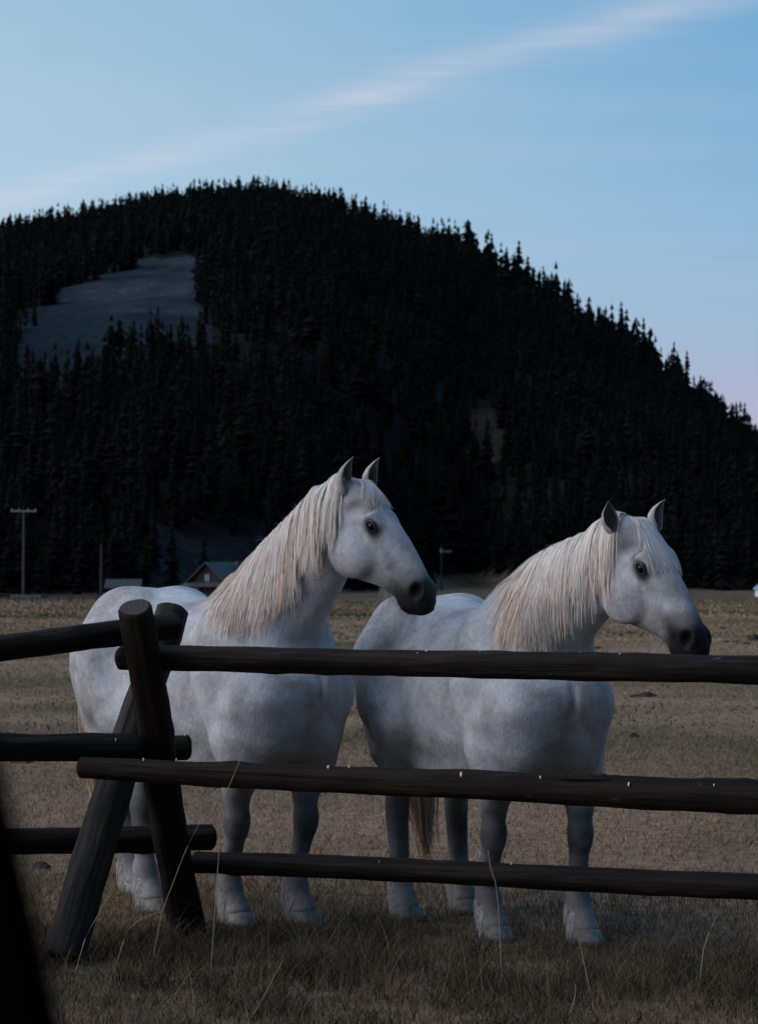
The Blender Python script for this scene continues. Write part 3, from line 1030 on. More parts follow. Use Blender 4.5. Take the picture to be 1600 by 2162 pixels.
    # draw each clump together towards its tip
    ctr = P.reshape(nc, per, 15, 3).mean(1)[rr]
    pull = np.linspace(0, 1, 15)[None, :, None] ** 1.3 * rng.uniform(.12, .5, (nc, 1, 1))[rr]
    P = P * (1 - pull) + ctr * pull
    tt = np.linspace(0, 1, 15)[None, :]
    base = np.array([.73, .68, .63]); tan = np.array(cfg['tan'])
    warm = np.clip(smoothstep(.04, .85, tt) * (.65 + .35 * rng.normal(0, 1, (nc, 1))[rr]) + .10 * rng.normal(0, 1, (nc * per, 1)), 0, 1)
    warm = warm * np.interp(tcl, [.15, .5, .9, 1.02], cfg.get('warm', [.8, 1, .7, .4]))[rr][:, None]
    colr = base * (1 - warm[..., None]) + tan * warm[..., None]
    colr = colr * (1 + .11 * rng.normal(0, 1, (nc, 1, 1))[rr] + .06 * rng.normal(0, 1, (nc * per, 1, 1)))
    colr = np.clip(colr, .03, .80)
    ph = rng.uniform(0, 6.28, (nc * per, 1)); am = rng.uniform(0, .006, (nc * per, 1))
    P[..., 0] += am * np.sin(tt * 7 + ph) * tt
    Rr = (.0020 * (1 - tt ** 3 * .8)) * rng.uniform(.6, 1.2, (nc * per, 1))
    # a few flyaway hairs stand off the crest
    nfl = 170
    pk = rng.integers(0, nc, nfl)
    dfl = unit_rows(rowi[pk, 3:6] * .8 - tang[pk] * .7 + rng.normal(0, .55, (nfl, 3)))
    lfl = rng.uniform(.03, .12, nfl)
    tk = np.linspace(0, 1, 15)[None, :, None]
    PF = crest[pk][:, None] + dfl[:, None] * (lfl[:, None, None] * tk) - Z * (.05 * tk * tk)
    P = np.concatenate([P, PF]); Rr = np.concatenate([Rr, .0011 * np.ones((nfl, 15)) * (1 - .6 * tk[..., 0])])
    colr = np.concatenate([colr, np.full((nfl, 15, 3), .55)])
    v, q, c = strands(P, Rr, colr, 2, grad(P) + rng.normal(0, .25, (len(P), 1, 3)))
    mesh_obj("mane", v, q, M_hair, root, True, c)
    # short upright wisps along the crest: a few loose hairs
    # forelock
    nf = cfg['forelock'][0]
    sp = rng.uniform(0, 1, nf)
    roots = np.array([H(-.02 + .03 * a, (b_ - .5) * .10, .085) for a, b_ in zip(rng.uniform(0, 1, nf), sp)])
    ldir = np.array([hax * cfg['forelock'][2] - hl * cfg['forelock'][3] * (1.0 + .5 * rng.normal()) for _ in range(nf)])
    d0 = unit_rows(np.array([hax * .6 + hd * .8 for _ in range(nf)]) + rng.normal(0, .12, (nf, 3)))
    P = grow(roots, d0, cfg['forelock'][1] * rng.uniform(.6, 1.1, nf), 12, rng.uniform(.003, .014, nf), ldir + rng.normal(0, .10, (nf, 3)), .5)
    tt = np.linspace(0, 1, 12)[None, :]
    colr = np.array([.64, .61, .59]) * (1 + .10 * rng.normal(0, 1, (nf, 1, 1))) * np.ones((nf, 12, 1))
    v, q, c = strands(P, .0015 * (1 - tt ** 3 * .8) * np.ones((nf, 1)), np.clip(colr, .1, .75))
    mesh_obj("forelock", v, q, M_hair, root, True, c)
    # tail
    ntl = 620
    roots = np.array([-.885, 0, 1.36]) + rng.normal(0, 1, (ntl, 3)) * (.012, .022, .04)
    sway = np.array([-.04, cfg['tail'], 0])
    P = np.empty((ntl, 14, 3)); tt = np.linspace(0, 1, 14)
    spread = rng.normal(0, 1, (ntl, 3)) * (.032, .044, 0)
    ln = 1.08 * rng.uniform(.72, 1.05, ntl)
    for k, t in enumerate(tt):
        P[:, k] = roots + np.array([-.05, 0, 0]) * math.sin(min(1, t * 3) * math.pi / 2) + sway * t ** .8 + spread * (math.sin(math.pi * min(1, .15 + t * .9)) ** .7) + np.stack([0 * ln, 0 * ln, -ln * t], 1)
    tl = smoothstep(.05, .6, tt)[None, :, None]
    colr = (np.array([.60, .56, .52]) * (1 - tl) + np.array([.62, .46, .32]) * tl) * (1 + .2 * rng.normal(0, 1, (ntl, 1, 1)))
    v, q, c = strands(P, .0038 * (1 - tt[None] ** 3 * .7) * np.ones((ntl, 1)), np.clip(colr, .03, .7))
    mesh_obj("tail", v, q, M_hair, root, True, c)
    # whiskers and chin hair
    nw = 150
    sw = rng.uniform(.45, .66, nw); lw = rng.normal(0, .030, nw)
    dw = -np.interp(sw, [.34, .41, .49, .56, .615, .66], [.19, .165, .128, .118, .115, .085])
    rt = np.array([H(a, b_, c) for a, b_, c in zip(sw, lw, dw)])
    lnw = rng.uniform(.012, .045, nw)
    dv = unit_rows(np.array([-.55 * hd + .15 * hax - Z * .4]) + rng.normal(0, .25, (nw, 3)))
    P = np.stack([rt + dv * (lnw * t)[:, None] - Z * (.012 * t * t) for t in np.linspace(0, 1, 5)], 1)
    v, q, c = strands(P, .0011 * (1 - .7 * np.linspace(0, 1, 5))[None] * np.ones((nw, 1)), np.full((nw, 5, 3), .42))
    tag(mesh_obj("whiskers", v, q, M_hair, root, True, c), kind="stuff")
    # eyelids: a heavy upper and a thin lower rim
    for s in (-1, 1):
        for nm, pts, r0 in (("upper_eyelid", [(.196, .104, .022), (.206, .111, .046), (.226, .114, .056), (.246, .109, .048), (.262, .099, .026)], .0085), ("lower_eyelid", [(.196, .104, .022), (.212, .113, .010), (.232, .113, .008), (.250, .107, .014), (.262, .099, .026)], .0055)):
            pp = np.array([H(a, b_ * s, c) for a, b_, c in pts])
            tq = np.linspace(0, 4, 17); i_ = np.clip(tq.astype(int), 0, 3); f_ = (tq - i_)[:, None]
            P = pp[i_] * (1 - f_) + pp[i_ + 1] * f_
            P[1:-1] = (P[:-2] + P[1:-1] + P[2:]) / 3
            rr_ = r0 * hs * np.sin(np.linspace(.25, math.pi - .25, 17))
            v, q, c = strands(P[None], rr_[None], np.tile(np.array([.035, .033, .034] if nm[0] == 'u' else [.04, .038, .04]), (1, 17, 1)), 8)
            mesh_obj(nm, v, q, M_hair, root, True, c)
    # feathered fetlocks
    for hx, hy in (*cfg['fore'], *cfg['hind']):
        nf = 420
        a = rng.uniform(-math.pi, math.pi, nf)
        back = .5 - .5 * np.cos(a)
        z0 = rng.uniform(.09, .25, nf) * (.75 + .25 * back)
        cx = hx - .072 + np.clip((.2 - z0) / .12, 0, 1) * .05
        dirn = np.stack([np.cos(a), np.sin(a), 0 * a], 1)
        rt = np.stack([cx, np.full(nf, hy), z0], 1) + dirn * .046
        ln = rng.uniform(.05, .10, nf) * (.7 + .7 * back)
        P = np.stack([rt + dirn * (.022 * t ** .8 * (.5 + .7 * back))[:, None] + np.stack([0 * ln, 0 * ln, -ln * t], 1) + rng.normal(0, .0012, (nf, 3)) for t in np.linspace(0, 1, 6)], 1)
        P[..., 2] = np.maximum(P[..., 2], .006)
        colr = np.array([.58, .57, .56]) * (1 + .18 * rng.normal(0, 1, (nf, 1, 1))) * np.ones((nf, 6, 1))
        v, q, c = strands(P, 0.0022 * (1 - np.linspace(0, 1, 6)[None] * .75) * np.ones((nf, 1)), np.clip(colr, .05, .65))
        mesh_obj("feather_hair", v, q, M_hair, root, True, c)
    return root

def unit_rows(a):
    return a / (np.linalg.norm(a, axis=-1, keepdims=True) + 1e-9)

def bpy_sphere(name, c, r, material, parent, nu=20, nv=12):
    V, F = [], []
    for i in range(nv + 1):
        p = math.pi * i / nv
        for j in range(nu):
            a = 2 * math.pi * j / nu
            V.append((c[0] + r * math.sin(p) * math.cos(a), c[1] + r * math.sin(p) * math.sin(a), c[2] + r * math.cos(p)))
    for i in range(nv):
        for j in range(nu):
            k = (j + 1) % nu
            F.append((i * nu + j, (i + 1) * nu + j, (i + 1) * nu + k, i * nu + k))
    return mesh_obj(name, V, F, material, parent)

HEAD_A = rad(-49.5)
horse_a = make_horse(dict(
    scale=1.02, heading=HEAD_A, origin=(-.825, 13.2),
    fore=[(.44, -.165), (.60, .10)], hind=[(-.24, -.16), (-.86, .18)],
    poll=unproj(745, 1042, 12.40), muzzle=unproj(901, 1270, 12.20), roll=0.0,
    ears=[(unproj(726, 1044, 12.33), unproj(741, 962, 12.31), np.array([.75, -.55, 0.1])),
          (unproj(781, 1040, 12.47), unproj(796, 964, 12.47), np.array([.75, -.55, 0.1]))],
    mlen=[.36, .48, .52, .46, .38], tan=(.62, .465, .355), lean=(-.02, 0, 0), tail=.055,
    forelock=(260, .19, .25, .50), mane0=.38))
tag(horse_a, "white draft horse on the left holding its head high with pricked ears", "horse", "white horses behind the rail fence")
horse_b = make_horse(dict(
    scale=1.0, heading=rad(-63), origin=(.485, 12.69),
    fore=[(.40, -.15), (.68, .16)], hind=[(-.45, -.16), (-.55, .22)],
    poll=unproj(1325, 1124, 11.95), muzzle=unproj(1476, 1374, 11.66), roll=0.0,
    ears=[(unproj(1296, 1125, 11.80), unproj(1282, 1057, 11.78), np.array([.25, -.95, 0.05])),
          (unproj(1384, 1118, 12.00), unproj(1399, 1052, 12.00), np.array([.75, -.60, 0.05]))],
    mlen=[.34, .50, .56, .52, .40], tan=(.61, .435, .315), lean=(.0, 0, 0), tail=.22,
    forelock=(1300, .30, .50, .0), mane0=.52))
tag(horse_b, "white draft horse on the right with its head lowered over the top rail", "horse", "white horses behind the rail fence")

# ------------------------------------------------------------------ buck-and-rail fence
def wood_material(name, dark, light, red=0.0):
    m, nt, b = mat(name)
    obj = N(nt, 'ShaderNodeTexCoord').outputs['Object']
    mp = N(nt, 'ShaderNodeMapping'); mp.inputs['Scale'].default_value = (1.1, 26, 26); L(nt, obj, mp.inputs[0])
    grain = noise(nt, mp.outputs[0], 1.0, 6, .65, .6)
    big = noise(nt, obj, 2.4, 4, .6)
    c = ramp(nt, grain, [(.28, tuple(v * .45 for v in dark)), (.48, dark), (.72, light)])
    c = mix_rgb(nt, 1.0, c, ramp(nt, big, [(.3, (.6, .6, .62)), (.7, (1.25, 1.2, 1.15))]), 'MULTIPLY')
    mp2 = N(nt, 'ShaderNodeMapping'); mp2.inputs['Scale'].default_value = (3.0, 9, 9); L(nt, obj, mp2.inputs[0])
    spot = ramp(nt, noise(nt, mp2.outputs[0], 3.0, 3, .6), [(.70, (0, 0, 0)), (.76, (1, 1, 1))])
    c = mix_rgb(nt, math_node(nt, 'MULTIPLY', spot, .30), c, (.16, .15, .14))
    L(nt, c, b.inputs['Base Color'])
    b.inputs['Roughness'].default_value = .8; b.inputs['Specular IOR Level'].default_value = .2
    bp = N(nt, 'ShaderNodeBump'); bp.inputs['Strength'].default_value = 1.0; bp.inputs['Distance'].default_value = .014
    L(nt, grain, bp.inputs['Height']); L(nt, bp.outputs[0], b.inputs['Normal'])
    return m
M_rail = wood_material("weathered_log", (.008, .0060, .0048), (.034, .0255, .021))
M_grey = wood_material("grey_log", (.022, .020, .019), (.060, .055, .052))
M_red = wood_material("red_brown_log", (.010, .0056, .0042), (.029, .0165, .012))
M_end, nt, b = mat("log_end_grain")
obj = N(nt, 'ShaderNodeTexCoord').outputs['Object']
wv = N(nt, 'ShaderNodeTexWave'); wv.wave_type = 'RINGS'; wv.rings_direction = 'X'; wv.inputs['Scale'].default_value = 16; wv.inputs['Distortion'].default_value = 3
L(nt, obj, wv.inputs['Vector'])
L(nt, ramp(nt, wv.outputs[0], [(0, (.022, .018, .016)), (1, (.055, .046, .040))]), b.inputs['Base Color']); b.inputs['Roughness'].default_value = .9

lr = np.random.default_rng(5)
def log(name, a, b, ra, rb, material, parent, seed=0, bend=.012, chamfer=.012):
    """a round log from a to b: knots, slight bends, flats, chamfered sawn ends; modelled along its own X axis"""
    a, b = Vector(a), Vector(b)
    Ln = (b - a).length
    r = np.random.default_rng(seed + 40)
    nl, na = max(12, int(Ln / .035)), 40
    kn = [(r.uniform(.05, .95) * Ln, r.uniform(0, 6.28), r.uniform(.004, .010)) for _ in range(int(Ln * 3.5) + 2)]
    ph = r.uniform(0, 6.28, 4)
    cracks = [(r.uniform(0, 6.28), r.uniform(0, .7) * Ln, r.uniform(.25, .8) * Ln, r.uniform(.004, .009), r.uniform(-.3, .3)) for _ in range(7)]
    V = []
    xs = np.concatenate([[0, .010], np.linspace(.03, Ln - .03, nl), [Ln - .010, Ln]])
    XX, TT = np.meshgrid(xs, np.arange(na) * 2 * np.pi / na, indexing='ij')
    RN = (vnoise(np.stack([XX * 2.2, np.cos(TT) * .6, np.sin(TT) * .6], -1), seed) * .055 + vnoise(np.stack([XX * 9, np.cos(TT) * 1.6, np.sin(TT) * 1.6], -1), seed + 50) * .035 + vnoise(np.stack([XX * 14, np.cos(TT) * 5, np.sin(TT) * 5], -1), seed + 90) * .022).ravel()
    for x in xs:
        t = x / Ln
        R = ra + (rb - ra) * t
        if x == 0 or x == Ln:
            R -= chamfer
        oy = bend * math.sin(t * 3.1 + ph[0]) + bend * .5 * math.sin(t * 9 + ph[1]); oz = bend * math.sin(t * 3.7 + ph[2]) + .4 * bend * math.sin(t * 11 + ph[3])
        for j in range(na):
            th = j * 2 * math.pi / na
            q = R * (1 + .035 * math.sin(3 * th + ph[1] + t * 2) + .022 * math.sin(5 * th + x * 3 + ph[2]) + .018 * math.sin(x * 17 + th * 2))
            for kx, kth, kr in kn:
                d2 = ((x - kx) / .05) ** 2 + ((math.remainder(th - kth, 2 * math.pi)) / .4) ** 2
                if d2 < 5:
                    q += kr * math.exp(-d2)
            for ct, cx0, cl_, cd, tw in cracks:
                e = math.remainder(th - ct - tw * x, 2 * math.pi)
                if abs(e) < .16 and cx0 < x < cx0 + cl_:
                    q -= cd * (1 - abs(e) / .16) * math.sin(math.pi * (x - cx0) / cl_)
            q += R * RN[len(V)]
            V.append((x, oy + q * math.cos(th), oz + q * math.sin(th)))
    V = np.array(V)
    n = len(xs)
    F = [(i * na + j, (i + 1) * na + j, (i + 1) * na + (j + 1) % na, i * na + (j + 1) % na) for i in range(n - 1) for j in range(na)]
    F += [tuple(range(na)), tuple((n - 1) * na + j for j in reversed(range(na)))]
    F = [tuple(reversed(q)) for q in F]
    o = mesh_obj(name, V, F, material, parent, True)
    o.data.materials.append(M_end)
    o.data.polygons[len(F) - 1].material_index = 1; o.data.polygons[len(F) - 2].material_index = 1
    o.data.polygons[len(F) - 1].use_smooth = False; o.data.polygons[len(F) - 2].use_smooth = False
    o.location = a
    o.rotation_euler = (b - a).to_track_quat('X', 'Z').to_euler()
    return o

M_drip, nt, b = mat("pale_dropping"); b.inputs['Base Color'].default_value = (.62, .62, .60, 1); b.inputs['Roughness'].default_value = .6
fence = empty("buck_rail_fence", (0, 0, 0))
tag(fence, "dark log fence of long rails on a crossed log buck in front of the horses", "fence")
U = unproj
A0, A1 = U(287, 1290, 11.66), U(398, 1975, 12.46)
B0, B1 = U(361, 1290, 12.22), U(146, 1990, 11.68)
def ext(p, q, e0, e1):
    d = (q - p) / np.linalg.norm(q - p)
    return p - d * e0, q + d * e1
A0, A1 = ext(A0, A1, .025, .10); B0, B1 = ext(B0, B1, .02, .08)
leg_a = log("buck_leg", A0, A1, .076, .086, M_red, fence, 1, .006, .010)
leg_b = log("buck_leg", B0, B1, .074, .092, M_grey, fence, 2, .006, .016)
RAILS = []
def rail(p, q, ra, rb, m, seed, bend=.012):
    o = log("rail", p, q, ra, rb, m, fence, seed, bend)
    RAILS.append((o, np.array(p), np.array(q), ra, rb))
    return o
def beyond(p, q, extra):
    d = q - p
    return q + d / np.linalg.norm(d) * extra
# right-hand bay
p, q = U(252, 1391, 11.93), U(1600, 1415, 10.83); rail(p, beyond(p, q, 1.1), .056, .058, M_rail, 11, .007)
p, q = U(168, 1620, 11.62), U(1600, 1682, 10.62); rail(p, beyond(p, q, 1.1), .046, .078, M_red, 12, .007)
p, q = U(412, 1816, 12.42), U(1600, 1879, 11.25); rail(p, beyond(p, q, 1.1), .050, .057, M_rail, 13, .008)
# left-hand bay
p, q = U(372, 1326, 12.05), U(0, 1372, 11.55); rail(p, beyond(p, q, 1.9), .058, .056, M_rail, 14, .010)
p, q = U(292, 1577, 11.86), U(0, 1574, 11.60); rail(p, beyond(p, q, 2.2), .060, .056, M_rail, 15, .010)
p, q = U(402, 1578, 12.36), U(200, 1578, 12.25); rail(p, beyond(p, q, 2.6), .058, .054, M_rail, 16, .008)
p, q = U(451, 1766, 12.55), U(0, 1784, 12.15); rail(p, beyond(p, q, 2.0), .062, .056, M_rail, 17, .010)
# bucks beyond both picture edges carry the far rail ends
for cx, cy, sd in ((2.45, 10.35, 3), (-3.4, 11.35, 5)):
    log("buck_leg", (cx - .18, cy - .55, -.05), (cx + .16, cy + .42, 1.58), .085, .070, M_grey, fence, sd, .006)
    log("buck_leg", (cx + .20, cy + .58, -.05), (cx - .13, cy - .40, 1.58), .082, .070, M_red, fence, sd + 1, .006)
# bird droppings and chips along the rails, at their spots in the picture
def on_rail(i, px, up, size, tall=1.0):
    o, p, q, ra, rb = RAILS[i]
    best = None
    for t in np.linspace(0, 1, 400):
        c = p + (q - p) * t
        if best is None or abs(proj(c)[0] - px) < best[0]:
            best = (abs(proj(c)[0] - px), c, ra + (rb - ra) * t)
    _, c, R = best
    a = up * math.pi / 2
    n = np.array([.0, -math.cos(a), math.sin(a)])
    s = c + n * (R + .004)
    V, F = [], []
    k = 8
    u = np.array([1, 0, 0]); v = np.cross(n, u)
    for ring, (rr, hh) in enumerate(((1, -.006), (.8, .003), (.3, .006))):
        for j in range(k):
            th = j * 2 * math.pi / k
            V.append(s + u * (size * rr * math.cos(th)) + v * (size * tall * rr * math.sin(th)) + n * hh)
    for ring in (0, 1):
        for j in range(k):
            F.append((ring * k + j, ring * k + (j + 1) % k, (ring + 1) * k + (j + 1) % k, (ring + 1) * k + j))
    F.append(tuple(2 * k + j for j in range(k)))
    W = o.matrix_world if False else (Matrix.Translation(o.location) @ o.rotation_euler.to_matrix().to_4x4())
    Wi = W.inverted()
    V = [Wi @ Vector(x) for x in V]
    d = mesh_obj("pale_dropping", V, F, M_drip, o, True)
    return d
for i, px, up, sz, tall in [(0, 630, .75, .005, 1), (0, 902, .72, .008, 1), (0, 880, .55, .005, 1), (0, 1012, .72, .007, 1), (0, 1024, .75, .004, 1), (0, 1226, .72, .006, 1), (0, 1305, .70, .006, 1),
                            (0, 535, .45, .004, 3), (0, 1434, .35, .004, 4), (1, 302, .70, .006, 1.4), (1, 375, .8, .005, 1), (1, 694, .62, .009, 1), (1, 736, .70, .006, 1), (1, 973, .45, .009, 2.2), (1, 1141, .45, .006, 2.0),
                            (1, 1325, .30, .006, 2.4), (1, 1505, .4, .004, 2), (2, 802, .5, .003, 3), (2, 1078, .95, .005, 1), (3, 218, .45, .0045, 4), (3, 24, .55, .010, 1), (3, 45, .6, .008, 1), (4, 247, .35, .004, 3), (5, 390, .8, .005, .8)]:
    on_rail(i, px, up, sz * .72, tall)
# split sliver along the top of the middle rail at the right, and the pale chipped end of the left one
def sliver(a, b, w, h, parent, material, name):
    a, b = np.array(a), np.array(b)
    d = (b - a); n = 14
    V, F = [], []
    for i in range(n + 1):
        t = i / n
        c = a + d * t
        ww = w * (.25 + .75 * math.sin(math.pi * (.12 + .8 * t))); hh = h * (.3 + .7 * math.sin(math.pi * min(1, .2 + .7 * t))) * (1 + .2 * math.sin(i * 2.3))
        V += [c + (0, -ww, 0), c + (0, ww, 0), c + (0, ww * .6, hh), c + (0, -ww * .7, hh * .8)]
    for i in range(n):
        for j in range(4):
            F.append((i * 4 + j, i * 4 + (j + 1) % 4, i * 4 + 4 + (j + 1) % 4, i * 4 + 4 + j))
    F += [(3, 2, 1, 0), tuple(n * 4 + j for j in range(4))]
    Wi = (Matrix.Translation(parent.location) @ parent.rotation_euler.to_matrix().to_4x4()).inverted()
    return mesh_obj(name, [Wi @ Vector(v) for v in V], F, material, parent, False)
sliver(U(1180, 1645, 10.86), U(1326, 1646, 10.78), .030, .022, RAILS[1][0], M_rail, "split_sliver")
sliver(U(1340, 1652, 10.77), U(1700, 1652, 10.55), .028, .016, RAILS[1][0], M_rail, "split_sliver")
sliver(U(238, 1553, 11.82), U(290, 1556, 11.84), .012, .006, RAILS[4][0], M_grey, "split_sliver")

# out-of-focus leaning log close to the camera at the left edge
M_black = wood_material("charred_log", (.002, .002, .002), (.006, .006, .006)); M_black.node_tree.nodes['Principled BSDF'].inputs['Specular IOR Level'].default_value = 0.0
n0, n1_ = U(70, 2100, .95), U(-75, 1500, .95)
nd_ = (n1_ - n0) / np.linalg.norm(n1_ - n0); nd_ = nd_ + np.array([0, .12, 0])
nw = np.array([-.045, 0, 0])
near = log("leaning_log", tuple(n0 + nw - nd_ * (n0[2] + .05) / nd_[2]), tuple(n1_ + nw + nd_ * .45), .062, .056, M_black, None, 9, .004)
tag(near, "black blurred log leaning close to the viewer at the lower left edge", "log")

# ------------------------------------------------------------------ far buildings, poles, fence, woodpile
def simple(name, col, rough=.8, var=.35, scale=3.0):
    m, nt, b = mat(name)
    c = ramp(nt, noise(nt, N(nt, 'ShaderNodeTexCoord').outputs['Object'], scale, 5, .65), [(.3, tuple(v * (1 - var) for v in col)), (.7, tuple(v * (1 + var) for v in col))])
    L(nt, c, b.inputs['Base Color']); b.inputs['Roughness'].default_value = rough
    return m
M_logwall = simple("cabin_logs", (.0055, .0047, .0042))
M_roof = simple("cabin_roof_metal", (.024, .037, .044), .6)
M_roofd = simple("shed_roof", (.026, .032, .038), .6)
M_trim = simple("pale_trim", (.09, .10, .11))
M_glass, nt, b = mat("cabin_window_glass"); b.inputs['Base Color'].default_value = (.25, .28, .31, 1); b.inputs['Roughness'].default_value = .08; b.inputs['Metallic'].default_value = .6
M_pole = simple("pole_wood", (.05, .048, .046), .9)
M_poled = simple("dark_pole_wood", (.030, .027, .025), .9)
M_pale = simple("galvanised_pale", (.20, .21, .215), .5)
M_white = simple("white_boards", (.62, .66, .70), .6, .1)
M_blue = simple("blue_roof", (.22, .36, .48), .5, .15)

def part(name, vf, material, parent, loc=(0, 0, 0), rot=(0, 0, 0), smooth=False):
    o = mesh_obj(name, vf[0], vf[1], material, parent, smooth)
    o.location = loc; o.rotation_euler = rot
    return o
def bx(sx, sy, sz, z0=0.0):
    return box_vf(-sx / 2, sx / 2, -sy / 2, sy / 2, z0, z0 + sz)
def at_px(px, D):
    x = U_PX(px) * D
    return x, D, float(land_z(np.array([x]), np.array([D]))[0])
def tube_vf(p, q, r0, r1, n=8):
    p, q = np.array(p, float), np.array(q, float)
    t = unit(q - p); a = unit(np.cross(t, (0, 1, .3))); b_ = np.cross(t, a)
    V = [c + r * (math.cos(k * 2 * math.pi / n) * a + math.sin(k * 2 * math.pi / n) * b_) for c, r in ((p, r0), (q, r1)) for k in range(n)]
    F = [(k, (k + 1) % n, n + (k + 1) % n, n + k) for k in range(n)] + [tuple(reversed(range(n))), tuple(range(n, 2 * n))]
    return V, F

def gable_house(name, px, D, rot, w, l, hw, hr, mw, mr, over=.35):
    x, y, z = at_px(px, D)
    r = empty(name, (x, y, z), rot)
    # walls as stacked logs with gable ends
    prof = [(-w / 2, 0), (w / 2, 0), (w / 2, hw), (0, hr), (-w / 2, hw)]
    V = [(a, -l / 2, b_) for a, b_ in prof] + [(a, l / 2, b_) for a, b_ in prof]
    F = [(0, 1, 2, 3, 4), (9, 8, 7, 6, 5)] + [(i, 5 + i, 5 + (i + 1) % 5, (i + 1) % 5) for i in range(5)]
    part("wall", (V, F), mw, r)
    for s in (-1, 1):
        dx, dz = w / 2 + over, -(hr - hw) * (w / 2 + over) / (w / 2)
        o = .10
        P = [(0, hr + .03), (s * dx, hr + dz + .03), (s * dx, hr + dz + .03 + o), (0, hr + .03 + o)]
        V = [(a, -l / 2 - over, b_) for a, b_ in P] + [(a, l / 2 + over, b_) for a, b_ in P]
        F = [(0, 1, 2, 3), (7, 6, 5, 4)] + [(i, 4 + i, 4 + (i + 1) % 4, (i + 1) % 4) for i in range(4)]
        if s > 0:
            F = [tuple(reversed(f)) for f in F]
        rf = part("roof_slope", (V, F), mr, r)
        for k in range(6):                                         # standing seams
            yy_ = -l / 2 - over + (k + .5) * (l + 2 * over) / 6
            p0, p1 = (0.02 * s, yy_, hr + .03 + o), (s * dx, yy_, hr + dz + .03 + o)
            part("seam", tube_vf(p0, p1, .03, .03, 5), mr, rf)
    return r
def window(parent, x, y, z, w, h, axis='y'):
    f = part("window", (box_vf(-w / 2, w / 2, -.06, .06, -h / 2, h / 2)), M_trim, parent, (x, y, z))
    for a in (-1, 1):
        part("pane", box_vf(-w / 4 + .04, w / 4 - .04, -.075, .0, -h / 2 + .08, h / 2 - .08), M_glass, f, (a * w / 4, 0, 0))
    return f

cab = gable_house("log_cabin", 476, 292, rad(-30), 5.2, 7.0, 1.85, 4.05, M_logwall, M_roof, .45)
tag(cab, "small dark gabled log cabin with a pale metal roof below the forest", "cabin")
window(cab, .0, -3.53, 2.45, .62, .85)
window(cab, -1.5, -3.53, 1.05, .7, .8); 
part("door", box_vf(-.42, .42, -.05, .03, 0, 1.75), M_poled, cab, (.55, -3.52, 0))
pv = [(-2.6, -3.5, 1.92), (2.6, -3.5, 1.92), (2.6, -5.1, 1.52), (-2.6, -5.1, 1.52), (-2.6, -3.5, 2.01), (2.6, -3.5, 2.01), (2.6, -5.1, 1.61), (-2.6, -5.1, 1.61)]
part("porch_roof", (pv, [(0, 1, 2, 3), (7, 6, 5, 4), (0, 4, 5, 1), (1, 5, 6, 2), (2, 6, 7, 3), (3, 7, 4, 0)]), M_roofd, cab)
for a in (-2.3, -.8, .8, 2.3):
    part("porch_post", tube_vf((a, -4.95, 0), (a, -4.95, 1.56), .07, .07, 6), M_logwall, cab)
part("chimney", bx(.45, .45, 1.0, 3.2), M_roofd, cab, (.9, 1.0, 0))
shed = gable_house("low_shed", 262, 296, rad(90), 3.0, 3.4, 1.35, 2.15, M_logwall, M_roofd, .3)
tag(shed, "low dark shed with a dull blue grey roof left of the cabin", "shed")
part("door", box_vf(-.05, .03, -.4, .4, 0, 1.2), M_poled, shed, (-1.53, 0, 0))
hut = gable_house("white_hut", 1614, 330, rad(20), 1.6, 2.0, 1.0, 1.6, M_white, M_blue, .2)
tag(hut, "small white hut with a blue roof at the far right edge of the meadow", "hut")
part("door", box_vf(-.3, .3, -.04, .03, 0, .9), M_blue, hut, (.2, -1.02, 0))

def utility_pole(px, D, h, label, arm_z, arm_w, dark=False, arm_rot=0.0, arm_c=0.0):
    x, y, z = at_px(px, D)
    r = empty("utility_pole", (x, y, z), arm_rot)
    part("pole", tube_vf((0, 0, -.3), (0, 0, h), .16, .11, 8), M_poled if dark else M_pole, r)
    if arm_w:
        a = part("crossarm", box_vf(-arm_w / 2, arm_w / 2, -.16, -.04, -.09, .09), M_pale, r, (arm_c, 0, arm_z))
        for k in (-.9, -.35, .35, .9):
            part("insulator", tube_vf((k * arm_w / 2, -.1, .09), (k * arm_w / 2, -.1, .30), .06, .045, 6), M_pale, a)
        for s in (-1, 1):
            part("brace", tube_vf((0, -.12, arm_z - .8), (arm_c + s * arm_w * .3, -.12, arm_z - .05), .035, .035, 5), M_poled, r)
    return tag(r, label, "utility pole", "utility poles behind the meadow")
utility_pole(50, 298, 9.95, "tall utility pole with a pale flat crossarm at the left edge of the meadow", 9.85, 2.9)
utility_pole(214, 300, 6.2, "bare thin pole without a crossarm left of the shed", 0, 0, True)
p3 = utility_pole(932, 430, 7.2, "distant utility pole with a short lopsided arm right of the left horse's nose", 6.2, 1.6, True, 0, .75)
part("transformer", tube_vf((-.05, -.3, 6.0), (-.05, -.3, 6.7), .2, .2, 8), M_pale, p3)

x, y, z = at_px(55, 294)
tro = empty("stock_trough", (x, y, z))
tag(tro, "long pale stock trough at the foot of the tall utility pole", "trough")
part("basin", ([(-1.6, -.4, .25), (1.6, -.4, .25), (1.6, .4, .25), (-1.6, .4, .25), (-1.7, -.5, .55), (1.7, -.5, .55), (1.7, .5, .55), (-1.7, .5, .55), (-1.55, -.38, .55), (1.55, -.38, .55), (1.55, .38, .55), (-1.55, .38, .55), (-1.5, -.3, .35), (1.5, -.3, .35), (1.5, .3, .35), (-1.5, .3, .35)],
     [(3, 2, 1, 0), (0, 1, 5, 4), (1, 2, 6, 5), (2, 3, 7, 6), (3, 0, 4, 7), (4, 5, 9, 8), (5, 6, 10, 9), (6, 7, 11, 10), (7, 4, 8, 11), (8, 9, 13, 12), (9, 10, 14, 13), (10, 11, 15, 14), (11, 8, 12, 15), (12, 13, 14, 15)]), M_pale, tro)
